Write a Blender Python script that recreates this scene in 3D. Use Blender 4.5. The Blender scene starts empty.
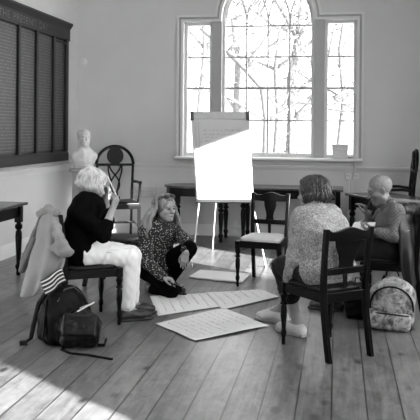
import bpy, bmesh, math, random
import numpy as np
from mathutils import Vector, Matrix

scene = bpy.context.scene
COL = scene.collection
PI = math.pi

# ------------------------------------------------------------------ camera
cam_d = bpy.data.cameras.new('camera')
cam_d.sensor_fit = 'HORIZONTAL'
cam_d.sensor_width = 36.0
cam_d.lens = 36.0 * 720.0 / 420.0
cam_d.shift_y = -(210.0 - 128.5) / 420.0
cam_d.clip_start = 0.1
cam = bpy.data.objects.new('camera', cam_d)
COL.objects.link(cam)
YAW = math.atan(128.0 / 720.0)
cam.location = (0.0, 0.0, 1.53)
cam.rotation_euler = (Matrix.Rotation(YAW, 4, 'Z') @ Matrix.Rotation(PI / 2, 4, 'X') @ Matrix.Rotation(0.0077, 4, 'Z')).to_euler()
scene.camera = cam

# ------------------------------------------------------------------ world, sun, exposure
world = bpy.data.worlds.new('overcast_sky')
scene.world = world
world.use_nodes = True
bg = world.node_tree.nodes['Background']
SUN_TO = Vector((1.0, -0.66, 0.385)).normalized()
# hazy winter sky: bright all over, several times brighter around the low sun than opposite it
wt = world.node_tree
wc = wt.nodes.new('ShaderNodeTexCoord')
wd = wt.nodes.new('ShaderNodeVectorMath'); wd.operation = 'DOT_PRODUCT'; wd.inputs[1].default_value = SUN_TO
wt.links.new(wc.outputs['Generated'], wd.inputs[0])
wm = wt.nodes.new('ShaderNodeMapRange'); wm.interpolation_type = 'SMOOTHSTEP'
wm.inputs['From Min'].default_value = -0.45; wm.inputs['From Max'].default_value = 1.0
wm.inputs['To Min'].default_value = 1.75; wm.inputs['To Max'].default_value = 8.0
wt.links.new(wd.outputs['Value'], wm.inputs['Value']); wt.links.new(wm.outputs['Result'], bg.inputs['Strength'])
bg.inputs['Color'].default_value = (1, 1, 1, 1)
sun_d = bpy.data.lights.new('low_sun', 'SUN')
sun_d.energy = 26.0
sun_d.angle = math.radians(0.9)
sun = bpy.data.objects.new('low_sun', sun_d)
COL.objects.link(sun)
sun.rotation_euler = SUN_TO.to_track_quat('Z', 'Y').to_euler()
sun.location = (12, -8, 6)
scene.view_settings.view_transform = 'Standard'
scene.view_settings.look = 'None'
scene.view_settings.gamma = 1.0
scene.view_settings.use_curve_mapping = False
scene.view_settings.exposure = 1.4

# room numbers
XL, XR, YB, YF, ZC = -3.80, 2.40, 10.15, -3.0, 4.7
RWIN = [(-0.9, 1.36, 1.13, 2.90), (5.15, 6.4, 1.13, 2.93), (2.3, 4.1, 1.13, 3.15), (6.8, 7.3, 1.13, 1.58)]  # unseen; third added for fill, last shaped to put sun on the table
FILL_SKY = (-2.6, -1.4, 3.0, 5.2)     # unseen roof light, added for fill: x0, x1, y0, y1    # side windows: y0, y1, z0, z1
def portal(loc, rot, sx, sy):
    d = bpy.data.lights.new('daylight', 'AREA'); d.shape = 'RECTANGLE'; d.size = sx; d.size_y = sy
    d.cycles.is_portal = True
    o = bpy.data.objects.new('daylight', d); COL.objects.link(o); o.location = loc; o.rotation_euler = rot
portal((-1.0, YB + 0.30, 2.45), (-PI / 2, 0, 0), 2.6, 2.8)
portal(((FILL_SKY[0] + FILL_SKY[1]) / 2, (FILL_SKY[2] + FILL_SKY[3]) / 2, ZC + 0.25), (0, 0, 0), FILL_SKY[1] - FILL_SKY[0], FILL_SKY[3] - FILL_SKY[2])
for (a, b, c_, d_) in RWIN:
    portal((XR + 0.32, (a + b) / 2, (c_ + d_) / 2), (0, PI / 2, 0), d_ - c_, b - a)

# ------------------------------------------------------------------ helpers
def tag(o, label=None, cat=None, group=None, kind=None):
    if label: o['label'] = label
    if cat: o['category'] = cat
    if group: o['group'] = group
    if kind: o['kind'] = kind
    return o

def thing(name, label, cat, loc=(0, 0, 0), rz=0.0, group=None):
    o = bpy.data.objects.new(name, None)
    COL.objects.link(o)
    o.location = loc; o.rotation_euler = (0, 0, rz)
    o.empty_display_size = 0.1
    return tag(o, label, cat, group)

def copy_tree(o, parent=None):
    c = o.copy(); COL.objects.link(c)
    if parent:
        c.parent = parent; c.matrix_parent_inverse = o.matrix_parent_inverse.copy()
    for ch in list(o.children): copy_tree(ch, c)
    return c

def link_mesh(name, me, m, parent=None, smooth=None, bevel=0.0, origin=None):
    if m is not None: me.materials.append(m)
    if smooth is not None:
        me.polygons.foreach_set('use_smooth', [True] * len(me.polygons))
        if smooth < 179: me.set_sharp_from_angle(angle=math.radians(smooth))
    o = bpy.data.objects.new(name, me)
    COL.objects.link(o)
    if parent is not None: o.parent = parent
    if bevel > 0:
        b = o.modifiers.new('bevel', 'BEVEL'); b.width = bevel; b.segments = 2; b.limit_method = 'ANGLE'
        b.angle_limit = math.radians(40)
    return o

class MB:
    """collects shapes and links them as one mesh object"""
    def __init__(s): s.v = []; s.f = []
    def add(s, vs, fs):
        n = len(s.v); s.v.extend([tuple(map(float, p)) for p in vs]); s.f.extend([tuple(i + n for i in f) for f in fs]); return s
    def box(s, c, d, rz=0.0, M=None):
        hx, hy, hz = d[0] / 2, d[1] / 2, d[2] / 2
        vs = [Vector((x, y, z)) for x in (-hx, hx) for y in (-hy, hy) for z in (-hz, hz)]
        if M is None: M = Matrix.Rotation(rz, 3, 'Z')
        vs = [M @ v + Vector(c) for v in vs]
        return s.add(vs, [(0, 1, 3, 2), (4, 6, 7, 5), (0, 4, 5, 1), (2, 3, 7, 6), (0, 2, 6, 4), (1, 5, 7, 3)])
    def tube(s, pts, rad, n=8, flat=1.0, cap=True):
        pts = [Vector(p) for p in pts]
        if not hasattr(rad, '__len__'): rad = [rad] * len(pts)
        vs, fs = [], []
        up = None
        for i, p in enumerate(pts):
            t = (pts[min(i + 1, len(pts) - 1)] - pts[max(i - 1, 0)])
            if t.length < 1e-9: t = Vector((0, 0, 1))
            t.normalize()
            if up is None:
                up = t.orthogonal().normalized() if abs(t.z) > 0.95 else Vector((0, 0, 1))
            a = up - t * up.dot(t)
            if a.length < 1e-4: a = t.orthogonal()
            a.normalize(); up = a; b = t.cross(a)
            for k in range(n):
                w = 2 * PI * k / n
                vs.append(p + (a * math.cos(w) + b * math.sin(w) * flat) * rad[i])
        for i in range(len(pts) - 1):
            for k in range(n):
                fs.append((i * n + k, i * n + (k + 1) % n, (i + 1) * n + (k + 1) % n, (i + 1) * n + k))
        if cap:
            fs.append(tuple(reversed(range(n)))); fs.append(tuple((len(pts) - 1) * n + k for k in range(n)))
        return s.add(vs, fs)
    def lathe(s, prof, c=(0, 0, 0), n=14):
        vs, fs = [], []
        for (z, r) in prof:
            for k in range(n):
                w = 2 * PI * k / n
                vs.append((c[0] + r * math.cos(w), c[1] + r * math.sin(w), c[2] + z))
        for i in range(len(prof) - 1):
            for k in range(n):
                fs.append((i * n + k, i * n + (k + 1) % n, (i + 1) * n + (k + 1) % n, (i + 1) * n + k))
        fs.append(tuple(reversed(range(n)))); fs.append(tuple((len(prof) - 1) * n + k for k in range(n)))
        return s.add(vs, fs)
    def prism(s, poly, fn, t):
        """poly: 2D outline; fn(a, b, w) -> 3D; w runs 0..t"""
        n = len(poly)
        vs = [fn(a, b, 0) for a, b in poly] + [fn(a, b, t) for a, b in poly]
        fs = [tuple(reversed(range(n))), tuple(range(n, 2 * n))]
        for i in range(n):
            j = (i + 1) % n
            fs.append((i, j, n + j, n + i))
        return s.add(vs, fs)
    def loft(s, secs, cap=True):
        """list of rings (same count)"""
        n = len(secs[0]); vs = [p for r in secs for p in r]; fs = []
        for i in range(len(secs) - 1):
            for k in range(n):
                fs.append((i * n + k, i * n + (k + 1) % n, (i + 1) * n + (k + 1) % n, (i + 1) * n + k))
        if cap:
            fs.append(tuple(reversed(range(n)))); fs.append(tuple((len(secs) - 1) * n + k for k in range(n)))
        return s.add(vs, fs)
    def sheet(s, fn, nu, nv, t):
        """fn(u,v) -> point; thickness t along approximate normal"""
        P = [[Vector(fn(i / nu, j / nv)) for j in range(nv + 1)] for i in range(nu + 1)]
        N = [[None] * (nv + 1) for _ in range(nu + 1)]
        for i in range(nu + 1):
            for j in range(nv + 1):
                du = P[min(i + 1, nu)][j] - P[max(i - 1, 0)][j]; dv = P[i][min(j + 1, nv)] - P[i][max(j - 1, 0)]
                N[i][j] = du.cross(dv).normalized()
        m = (nu + 1) * (nv + 1)
        ix = lambda i, j: i * (nv + 1) + j
        vs = [P[i][j] + N[i][j] * t / 2 for i in range(nu + 1) for j in range(nv + 1)] + [P[i][j] - N[i][j] * t / 2 for i in range(nu + 1) for j in range(nv + 1)]
        fs = []
        for i in range(nu):
            for j in range(nv):
                fs.append((ix(i, j), ix(i + 1, j), ix(i + 1, j + 1), ix(i, j + 1)))
                fs.append((m + ix(i, j), m + ix(i, j + 1), m + ix(i + 1, j + 1), m + ix(i + 1, j)))
        for i in range(nu):
            fs.append((ix(i, 0), m + ix(i, 0), m + ix(i + 1, 0), ix(i + 1, 0)))
            fs.append((ix(i, nv), ix(i + 1, nv), m + ix(i + 1, nv), m + ix(i, nv)))
        for j in range(nv):
            fs.append((ix(0, j), ix(0, j + 1), m + ix(0, j + 1), m + ix(0, j)))
            fs.append((ix(nu, j), m + ix(nu, j), m + ix(nu, j + 1), ix(nu, j + 1)))
        return s.add(vs, fs)
    def build(s, name, m, parent=None, smooth=40, bevel=0.0, origin=None):
        me = bpy.data.meshes.new(name)
        vs = s.v
        if origin is not None: vs = [(x - origin[0], y - origin[1], z - origin[2]) for x, y, z in vs]
        me.from_pydata(vs, [], s.f); me.validate(); me.update()
        b = bmesh.new(); b.from_mesh(me); bmesh.ops.recalc_face_normals(b, faces=b.faces[:]); b.to_mesh(me); b.free()
        o = link_mesh(name, me, m, parent, smooth, bevel)
        if origin is not None and parent is None: o.location = origin
        return o

# ---------------- signed-distance modelling: smooth unions of tapered limbs, meshed as one surface
def unit(v):
    v = np.array(v, float); return v / max(1e-9, np.linalg.norm(v))
def cap_(a, b, r1, r2=None, k=0.02): return ('c', np.array(a, float), np.array(b, float), r1, r1 if r2 is None else r2, k)
def ell_(c, axes, rad, k=0.02, sub=False): return ('e', np.array(c, float), np.array(axes, float), np.array(rad, float), k, sub)
def box_(c, axes, half, rnd, k=0.02, sub=False): return ('b', np.array(c, float), np.array(axes, float), np.array(half, float), rnd, k, sub)
I3 = np.eye(3)
def frame(f, u):
    f = unit(f); l = unit(np.cross(u, f)); u2 = np.cross(f, l)
    return np.array([f, l, u2])

def prim_bounds(p):
    if p[0] == 'c':
        r = max(p[3], p[4]); return np.minimum(p[1], p[2]) - r, np.maximum(p[1], p[2]) + r
    h = p[3] + (p[4] if p[0] == 'b' else 0)
    e = np.abs(p[2]).T @ h
    return p[1] - e, p[1] + e

def wrinkle(P, amp, wl, seed, stretch=(1, 1, 1)):
    r = np.random.RandomState(seed)
    w = np.zeros(len(P)); Q = P * np.array(stretch)
    warp = 0.5 * np.sin(Q @ r.randn(3) * 2 * PI / (wl * 2.5))
    for i in range(7):
        d = unit(r.randn(3)); s_ = r.uniform(0.6, 1.6)
        w += np.sin((Q @ d) * 2 * PI / (wl * s_) + r.uniform(0, 6.28) + 3 * warp) / 7 * 1.6
    return amp * w

def sdf_mesh(prims, h=0.006, noise=None):
    lo = np.min([prim_bounds(p)[0] for p in prims if not (p[0] != 'c' and p[-1] is True)], axis=0) - 3 * h
    hi = np.max([prim_bounds(p)[1] for p in prims if not (p[0] != 'c' and p[-1] is True)], axis=0) + 3 * h
    if noise: lo -= 2 * noise[0]; hi += 2 * noise[0]
    n = np.ceil((hi - lo) / h).astype(int) + 1
    F = np.full(n, 0.5, np.float32)
    ax = [lo[i] + h * np.arange(n[i]) for i in range(3)]
    for p in prims:
        k = p[5] if p[0] == 'c' else (p[4] if p[0] == 'e' else p[5])
        sub = p[0] != 'c' and p[-1] is True
        a, b = prim_bounds(p); mg = k + 4 * h + 0.01
        i0 = np.clip(np.floor((a - mg - lo) / h).astype(int), 0, n); i1 = np.clip(np.ceil((b + mg - lo) / h).astype(int) + 1, 0, n)
        if np.any(i1 <= i0): continue
        sl = tuple(slice(i0[i], i1[i]) for i in range(3))
        X, Y, Z = np.meshgrid(*[ax[i][sl[i]].astype(np.float32) for i in range(3)], indexing='ij')
        if p[0] == 'c':
            A, B = p[1], p[2]; ba = B - A; L = max(1e-9, ba @ ba)
            t = np.clip(((X - A[0]) * ba[0] + (Y - A[1]) * ba[1] + (Z - A[2]) * ba[2]) / L, 0, 1)
            d = np.sqrt((X - A[0] - t * ba[0]) ** 2 + (Y - A[1] - t * ba[1]) ** 2 + (Z - A[2] - t * ba[2]) ** 2) - (p[3] + (p[4] - p[3]) * t)
        else:
            C_ = p[1]; M = p[2]
            q = [(X - C_[0]) * M[i][0] + (Y - C_[1]) * M[i][1] + (Z - C_[2]) * M[i][2] for i in range(3)]
            if p[0] == 'e':
                r = p[3]
                k0 = np.sqrt(sum((q[i] / r[i]) ** 2 for i in range(3))); k1 = np.sqrt(sum((q[i] / r[i] ** 2) ** 2 for i in range(3))) + 1e-9
                d = k0 * (k0 - 1) / k1
            else:
                hh = p[3]; g = [np.abs(q[i]) - hh[i] for i in range(3)]
                d = np.sqrt(sum(np.maximum(gi, 0) ** 2 for gi in g)) + np.minimum(np.maximum(np.maximum(g[0], g[1]), g[2]), 0) - p[4]
        Fs = F[sl]
        if sub:
            d = -d; hh = np.clip(0.5 - 0.5 * (d - Fs) / k * -1, 0, 1)
            F[sl] = Fs * (1 - hh) + d * hh + k * hh * (1 - hh)
        else:
            hh = np.clip(0.5 + 0.5 * (Fs - d) / k, 0, 1)
            F[sl] = Fs * (1 - hh) + d * hh - k * hh * (1 - hh)
    if noise:
        m = np.abs(F) < 0.04
        idx = np.argwhere(m)
        P = lo + idx * h
        F[m] += wrinkle(P, *noise).astype(np.float32)
    return surfnet(F, lo, h)

def surfnet(F, lo, h):
    S = F < 0
    c = np.zeros(np.array(F.shape) - 1, np.uint8)
    offs = [(i, j, k) for i in (0, 1) for j in (0, 1) for k in (0, 1)]
    nx, ny, nz = c.shape
    for (i, j, k) in offs: c += S[i:i + nx, j:j + ny, k:k + nz]
    act = (c > 0) & (c < 8)
    ids = np.argwhere(act)
    idx = np.full(c.shape, -1, np.int64); idx[act] = np.arange(len(ids))
    acc = np.zeros((len(ids), 3)); cnt = np.zeros(len(ids))
    for a in offs:
        for axis in range(3):
            if a[axis] == 1: continue
            b = list(a); b[axis] = 1
            fa = F[ids[:, 0] + a[0], ids[:, 1] + a[1], ids[:, 2] + a[2]]; fb = F[ids[:, 0] + b[0], ids[:, 1] + b[1], ids[:, 2] + b[2]]
            m = (fa < 0) != (fb < 0)
            t = np.where(m, fa / np.where(m, fa - fb, 1), 0)
            pos = np.array(a, float)[None, :].repeat(len(ids), 0); pos[:, axis] += t
            acc[m] += pos[m]; cnt[m] += 1
    V = lo + h * (ids + acc / np.maximum(cnt, 1)[:, None])
    quads = []
    for axis in range(3):
        u, v = [(1, 2), (2, 0), (0, 1)][axis]
        sa = [slice(None)] * 3; sb = [slice(None)] * 3
        sa[axis] = slice(0, -1); sb[axis] = slice(1, None)
        A_s, B_s = S[tuple(sa)], S[tuple(sb)]
        e = np.argwhere(A_s != B_s)
        ok = (e[:, u] > 0) & (e[:, v] > 0) & (e[:, u] < F.shape[u] - 1) & (e[:, v] < F.shape[v] - 1)
        e = e[ok]
        def cell(du, dv):
            q = e.copy(); q[:, u] += du; q[:, v] += dv; return idx[q[:, 0], q[:, 1], q[:, 2]]
        q = np.stack([cell(-1, -1), cell(0, -1), cell(0, 0), cell(-1, 0)], 1)
        flip = ~A_s[e[:, 0], e[:, 1], e[:, 2]]
        q[flip] = q[flip][:, ::-1]
        quads.append(q)
    return V, np.concatenate(quads)

def np_mesh(name, V, Q, m, parent=None, origin=(0, 0, 0), extra=None):
    V = np.asarray(V) - np.array(origin)
    vs = V.tolist(); fs = Q.tolist()
    if extra is not None:
        n = len(vs); vs += [(x - origin[0], y - origin[1], z - origin[2]) for x, y, z in extra.v]; fs += [tuple(i + n for i in f) for f in extra.f]
    me = bpy.data.meshes.new(name); me.from_pydata(vs, [], fs); me.update()
    o = link_mesh(name, me, m, parent, 180)
    if parent is None: o.location = origin
    return o

def sdf_obj(name, prims, m, parent=None, h=0.006, noise=None, origin=(0, 0, 0), extra=None):
    V, Q = sdf_mesh(prims, h, noise)
    return np_mesh(name, V, Q, m, parent, origin, extra)

# ------------------------------------------------------------------ materials
def nt(name):
    m = bpy.data.materials.new(name); m.use_nodes = True
    t = m.node_tree; b = t.nodes['Principled BSDF']
    return m, t, b
def g3(v): return (v, v, v, 1)
def setin(b, **kw):
    for k, v in kw.items(): b.inputs[k.replace('_', ' ')].default_value = v
def ramp(t, fac, stops):
    r = t.nodes.new('ShaderNodeValToRGB')
    els = r.color_ramp.elements
    while len(els) < len(stops): els.new(0.5)
    for e, (p, v) in zip(els, stops): e.position = p; e.color = g3(v)
    t.links.new(fac, r.inputs['Fac']); return r.outputs['Color']
def noise_tex(t, scale, detail=4, rough=0.55, stretch=(1, 1, 1), coord='Object', dist=0.0):
    c = t.nodes.new('ShaderNodeTexCoord'); mp = t.nodes.new('ShaderNodeMapping'); mp.inputs['Scale'].default_value = stretch
    t.links.new(c.outputs[coord], mp.inputs['Vector'])
    n = t.nodes.new('ShaderNodeTexNoise'); n.inputs['Scale'].default_value = scale; n.inputs['Detail'].default_value = detail
    n.inputs['Roughness'].default_value = rough; n.inputs['Distortion'].default_value = dist
    t.links.new(mp.outputs['Vector'], n.inputs['Vector']); return n.outputs['Fac']
def bump(t, b, h, strength=0.3, dist=0.01):
    n = t.nodes.new('ShaderNodeBump'); n.inputs['Strength'].default_value = strength; n.inputs['Distance'].default_value = dist
    t.links.new(h, n.inputs['Height']); t.links.new(n.outputs['Normal'], b.inputs['Normal'])
def simple(name, v, rough=0.5, var=0.15, scale=8, stretch=(1, 1, 1), bmp=0.0, bscale=None, metal=0.0, spec=0.5):
    m, t, b = nt(name)
    f = noise_tex(t, scale, stretch=stretch)
    t.links.new(ramp(t, f, [(0.3, v * (1 - var)), (0.7, v * (1 + var))]), b.inputs['Base Color'])
    setin(b, Roughness=rough, Metallic=metal)
    b.inputs['Specular IOR Level'].default_value = spec
    if bmp: bump(t, b, noise_tex(t, bscale or scale * 3, stretch=stretch), bmp)
    return m

M = {}
M['wall'] = simple('painted_plaster', 0.55, 0.75, 0.03, 2.0, bmp=0.05, bscale=40)
M['ceiling'] = simple('white_ceiling', 0.75, 0.8, 0.02)
M['trim'] = simple('white_gloss_paint', 0.62, 0.4, 0.03, 3)
M['dado'] = simple('painted_dado', 0.60, 0.55, 0.03, 3)
M['mullion'] = simple('grey_window_paint', 0.36, 0.5, 0.03, 3)
M['wood'] = simple('dark_mahogany', 0.002, 0.32, 0.5, 6, (1, 1, 12), bmp=0.03, spec=0.16)
M['table'] = simple('dark_polished_tabletop', 0.055, 0.22, 0.45, 5, (12, 1, 1))
M['leather'] = simple('black_leather', 0.003, 0.38, 0.3, 20, bmp=0.15, bscale=120, spec=0.2)
M['glare_leather'] = simple('sun_glare_leather', 0.42, 0.6, 0.12, 12, bmp=0.1, bscale=90)  # sun glare on a dark leather seat, put into its colour
M['plaster'] = simple('cast_plaster', 0.62, 0.6, 0.12, 14, bmp=0.1)
M['stone'] = simple('grey_painted_pedestal', 0.25, 0.6, 0.15, 5)
M['board'] = simple('dark_oak_board', 0.010, 0.45, 0.4, 5, (1, 1, 10), spec=.3)
M['gilt'] = simple('dull_gilt', 0.085, 0.5, 0.1)
M['paper'] = simple('white_paper', 0.62, 0.8, 0.03, 4, bmp=0.15, bscale=6)
M['pad'] = simple('shaded_flip_paper', 0.36, 0.8, 0.03, 4, bmp=0.1, bscale=6)  # same paper as the sheets, darkened for the shade on the chart
M['ink'] = simple('grey_marker_ink', 0.14, 0.7, 0.1)
M['inkfaint'] = simple('faint_marker_ink', 0.49, 0.8, 0.1)
M['metal'] = simple('pale_grey_metal', 0.62, 0.35, 0.05, 5, metal=0.3)
M['clip'] = simple('grey_plastic', 0.33, 0.5, 0.08)
M['darkmetal'] = simple('dark_metal', 0.05, 0.35, 0.2, metal=0.5)
M['socket'] = simple('white_plastic', 0.62, 0.4, 0.02)
M['skin'] = simple('skin', 0.25, 0.5, 0.10, 18, bmp=0.08, bscale=90)
M['skin_tan'] = simple('skin_darker', 0.13, 0.5, 0.12, 18, bmp=0.08, bscale=90)
M['lip'] = simple('lips', 0.09, 0.4, 0.05)
M['eye_white'] = simple('eye_white', 0.22, 0.25, 0.02)
M['iris'] = simple('dark_iris', 0.02, 0.15, 0.05)
M['brow'] = simple('eyebrow_hair', 0.05, 0.7, 0.2)
M['white_hair'] = simple('white_hair', 0.50, 0.5, 0.38, 30, (1, 1, 0.4), bmp=0.2)
M['blonde'] = simple('blonde_hair', 0.19, 0.42, 0.6, 26, (1, 1, 0.18), bmp=0.2)
M['dark_hair'] = simple('dark_hair', 0.025, 0.38, 0.5, 26, (1, 1, 0.3), bmp=0.2)
M['grey_hair'] = simple('cropped_grey_hair', 0.15, 0.7, 0.3, 60, bmp=0.3, bscale=250)
M['black_cloth'] = simple('black_cloth', 0.0025, 0.9, 0.4, 10, bmp=0.2, bscale=160, spec=0.03)
M['dark_cloth'] = simple('charcoal_cloth', 0.007, 0.8, 0.3, 10, bmp=0.2, bscale=160, spec=0.25)
M['white_cloth'] = simple('white_cotton', 0.70, 0.8, 0.05, 10, bmp=0.15, bscale=140)
M['coat'] = simple('beige_coat_cloth', 0.19, 0.75, 0.10, 6, bmp=0.15, bscale=160)
M['coat_lining'] = simple('grey_lining', 0.09, 0.6, 0.1)
M['jacket'] = simple('dark_shell_jacket', 0.010, 0.5, 0.25, 7, bmp=0.1, spec=.35)
M['nylon'] = simple('black_nylon', 0.002, 0.6, 0.3, 14, bmp=0.3, bscale=60, spec=.12)
M['nylon_shiny'] = simple('black_coated_canvas', 0.003, 0.42, 0.3, 14, bmp=0.3, bscale=30, spec=.22)
M['shoe_black'] = simple('black_shoe', 0.012, 0.45, 0.3, 10)
M['sneaker'] = simple('white_canvas_shoe', 0.46, 0.7, 0.08, 10, bmp=0.1)
M['sole'] = simple('rubber_sole', 0.30, 0.7, 0.05)
M['bark'] = simple('grey_bark', 0.05, 0.9, 0.35, 10, bmp=0.3)
M['leafy'] = simple('ivy_leaf', 0.04, 0.6, 0.4, 20)
M['white_mark'] = simple('white_print', 0.5, 0.6, 0.02)
M['outside_wall'] = simple('outer_brick', 0.3, 0.9, 0.2)

def m_floor():
    m, t, b = nt('worn_floorboards')
    co = t.nodes.new('ShaderNodeTexCoord'); sp = t.nodes.new('ShaderNodeSeparateXYZ'); t.links.new(co.outputs['Object'], sp.inputs[0])
    def math_(op, a, c=None, cl=False):
        n = t.nodes.new('ShaderNodeMath'); n.operation = op; n.use_clamp = cl
        for i, x in enumerate((a, c)):
            if x is None: continue
            if isinstance(x, (int, float)): n.inputs[i].default_value = x
            else: t.links.new(x, n.inputs[i])
        return n.outputs[0]
    bx = math_('DIVIDE', math_('ADD', sp.outputs[0], 0.024 + 0.1915 * 40), 0.1915)
    idx = math_('FLOOR', bx); fr = math_('FRACT', bx)
    # end joints, at a different place on each board
    wn = t.nodes.new('ShaderNodeTexWhiteNoise'); wn.noise_dimensions = '1D'; t.links.new(idx, wn.inputs['W'])
    by = math_('ADD', math_('DIVIDE', sp.outputs[1], 6.3), math_('MULTIPLY', wn.outputs['Value'], 7.0))
    jy = math_('FRACT', by); bid = math_('ADD', math_('FLOOR', by), math_('MULTIPLY', idx, 17.3))
    wn2 = t.nodes.new('ShaderNodeTexWhiteNoise'); wn2.noise_dimensions = '1D'; t.links.new(bid, wn2.inputs['W'])
    ed = math_('MINIMUM', fr, math_('SUBTRACT', 1.0, fr))
    wob = noise_tex(t, 3.0, 3, stretch=(1, 1, 1))
    gap = math_('LESS_THAN', ed, math_('ADD', 0.008, math_('MULTIPLY', wob, 0.030)))
    gj = math_('LESS_THAN', jy, 0.0008)
    gap = math_('MAXIMUM', gap, gj)
    # grain: stretched noise shifted per board
    cb = t.nodes.new('ShaderNodeCombineXYZ')
    t.links.new(math_('MULTIPLY', sp.outputs[0], 16.0), cb.inputs[0])
    t.links.new(math_('ADD', math_('MULTIPLY', sp.outputs[1], 1.1), math_('MULTIPLY', wn2.outputs['Value'], 50.0)), cb.inputs[1])
    t.links.new(math_('MULTIPLY', bid, 3.7), cb.inputs[2])
    n1 = t.nodes.new('ShaderNodeTexNoise'); n1.inputs['Scale'].default_value = 1.6; n1.inputs['Detail'].default_value = 7; n1.inputs['Roughness'].default_value = 0.65; n1.inputs['Distortion'].default_value = 0.9
    t.links.new(cb.outputs[0], n1.inputs['Vector'])
    # knots
    kc = t.nodes.new('ShaderNodeCombineXYZ'); t.links.new(math_('MULTIPLY', sp.outputs[0], 6.0), kc.inputs[0]); t.links.new(math_('MULTIPLY', sp.outputs[1], 3.2), kc.inputs[1])
    vo = t.nodes.new('ShaderNodeTexVoronoi'); vo.inputs['Scale'].default_value = 1.0; t.links.new(kc.outputs[0], vo.inputs['Vector'])
    knot = math_('SUBTRACT', 1.0, math_('MULTIPLY', vo.outputs['Distance'], 5.0), True)
    wear = noise_tex(t, 0.9, 4, 0.6, (1, 0.7, 1))
    scuff = noise_tex(t, 11.0, 8, 0.75, (1, .55, 1), dist=.6)
    v = math_('ADD', 0.105, math_('ADD', math_('MULTIPLY', math_('SUBTRACT', n1.outputs['Fac'], 0.5), 0.20), math_('MULTIPLY', math_('SUBTRACT', scuff, 0.5), 0.25)))
    v = math_('ADD', v, math_('MULTIPLY', math_('SUBTRACT', wn2.outputs['Value'], 0.5), 0.070))
    v = math_('ADD', v, math_('MULTIPLY', math_('SUBTRACT', wear, 0.5), 0.12))
    v = math_('SUBTRACT', v, math_('MULTIPLY', knot, 0.13))
    v = math_('MAXIMUM', v, 0.018)
    v = math_('MULTIPLY', v, math_('SUBTRACT', 1.0, math_('MULTIPLY', gap, 0.9)))
    rgb = t.nodes.new('ShaderNodeCombineColor')
    for i in range(3): t.links.new(v, rgb.inputs[i])
    t.links.new(rgb.outputs[0], b.inputs['Base Color'])
    t.links.new(math_('ADD', 0.22, math_('MULTIPLY', wear, 0.26)), b.inputs['Roughness'])
    hgt = math_('SUBTRACT', math_('MULTIPLY', n1.outputs['Fac'], 0.25), gap)
    b.inputs['Specular IOR Level'].default_value = 0.75
    bump(t, b, hgt, 0.35, 0.003)
    return m
M['floor'] = m_floor()

def m_glass():
    m = bpy.data.materials.new('window_glass'); m.use_nodes = True; t = m.node_tree
    t.nodes.remove(t.nodes['Principled BSDF'])
    a = t.nodes.new('ShaderNodeBsdfTransparent'); a.inputs[0].default_value = (0.96, 0.96, 0.96, 1)
    c = t.nodes.new('ShaderNodeBsdfGlossy'); c.inputs['Roughness'].default_value = 0.02
    x = t.nodes.new('ShaderNodeMixShader'); x.inputs[0].default_value = 0.05
    t.links.new(a.outputs[0], x.inputs[1]); t.links.new(c.outputs[0], x.inputs[2]); t.links.new(x.outputs[0], t.nodes['Material Output'].inputs[0])
    return m
M['glass'] = m_glass()

def m_speckle(name, dark, light, scale, thr, kind='F1'):
    m, t, b = nt(name)
    c = t.nodes.new('ShaderNodeTexCoord'); v = t.nodes.new('ShaderNodeTexVoronoi'); v.inputs['Scale'].default_value = scale
    t.links.new(c.outputs['Object'], v.inputs['Vector'])
    t.links.new(ramp(t, v.outputs['Distance'], [(thr, light), (thr + 0.08, dark)]), b.inputs['Base Color'])
    setin(b, Roughness=0.75); b.inputs['Specular IOR Level'].default_value = 0.25
    return m
M['floral'] = m_speckle('dark_floral_print', 0.014, 0.42, 62, 0.24)
def m_knit():
    m, t, b = nt('speckled_knit_wool')
    f = noise_tex(t, 85, 3, 0.7); f2 = noise_tex(t, 9, 3)
    mx = t.nodes.new('ShaderNodeMath'); mx.operation = 'MULTIPLY_ADD'; t.links.new(f2, mx.inputs[0]); mx.inputs[1].default_value = 0.3; t.links.new(f, mx.inputs[2])
    t.links.new(ramp(t, mx.outputs[0], [(0.50, 0.14), (0.82, 0.46)]), b.inputs['Base Color'])
    setin(b, Roughness=0.95); b.inputs['Specular IOR Level'].default_value = 0.1
    bump(t, b, f, 0.9, 0.012)
    return m
M['knit'] = m_knit()
def m_check():
    m, t, b = nt('grey_checked_shirt')
    c = t.nodes.new('ShaderNodeTexCoord')
    w1 = t.nodes.new('ShaderNodeTexChecker'); w1.inputs['Scale'].default_value = 70
    w1.inputs['Color1'].default_value = g3(0.125); w1.inputs['Color2'].default_value = g3(0.07)
    t.links.new(c.outputs['Object'], w1.inputs['Vector']); t.links.new(w1.outputs[0], b.inputs['Base Color'])
    setin(b, Roughness=0.8); b.inputs['Specular IOR Level'].default_value = 0.2
    return m
M['check'] = m_check()
def m_stripe(name, sc, axis, dark=0.012, light=0.5, thr=0.72):
    m, t, b = nt(name)
    c = t.nodes.new('ShaderNodeTexCoord'); s_ = t.nodes.new('ShaderNodeSeparateXYZ'); t.links.new(c.outputs['Generated'], s_.inputs[0])
    a = t.nodes.new('ShaderNodeMath'); a.operation = 'MULTIPLY'; a.inputs[1].default_value = sc; t.links.new(s_.outputs[axis], a.inputs[0])
    f = t.nodes.new('ShaderNodeMath'); f.operation = 'FRACT'; t.links.new(a.outputs[0], f.inputs[0])
    t.links.new(ramp(t, f.outputs[0], [(thr, dark), (thr + 0.04, light)]), b.inputs['Base Color']); setin(b, Roughness=0.85)
    return m
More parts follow.
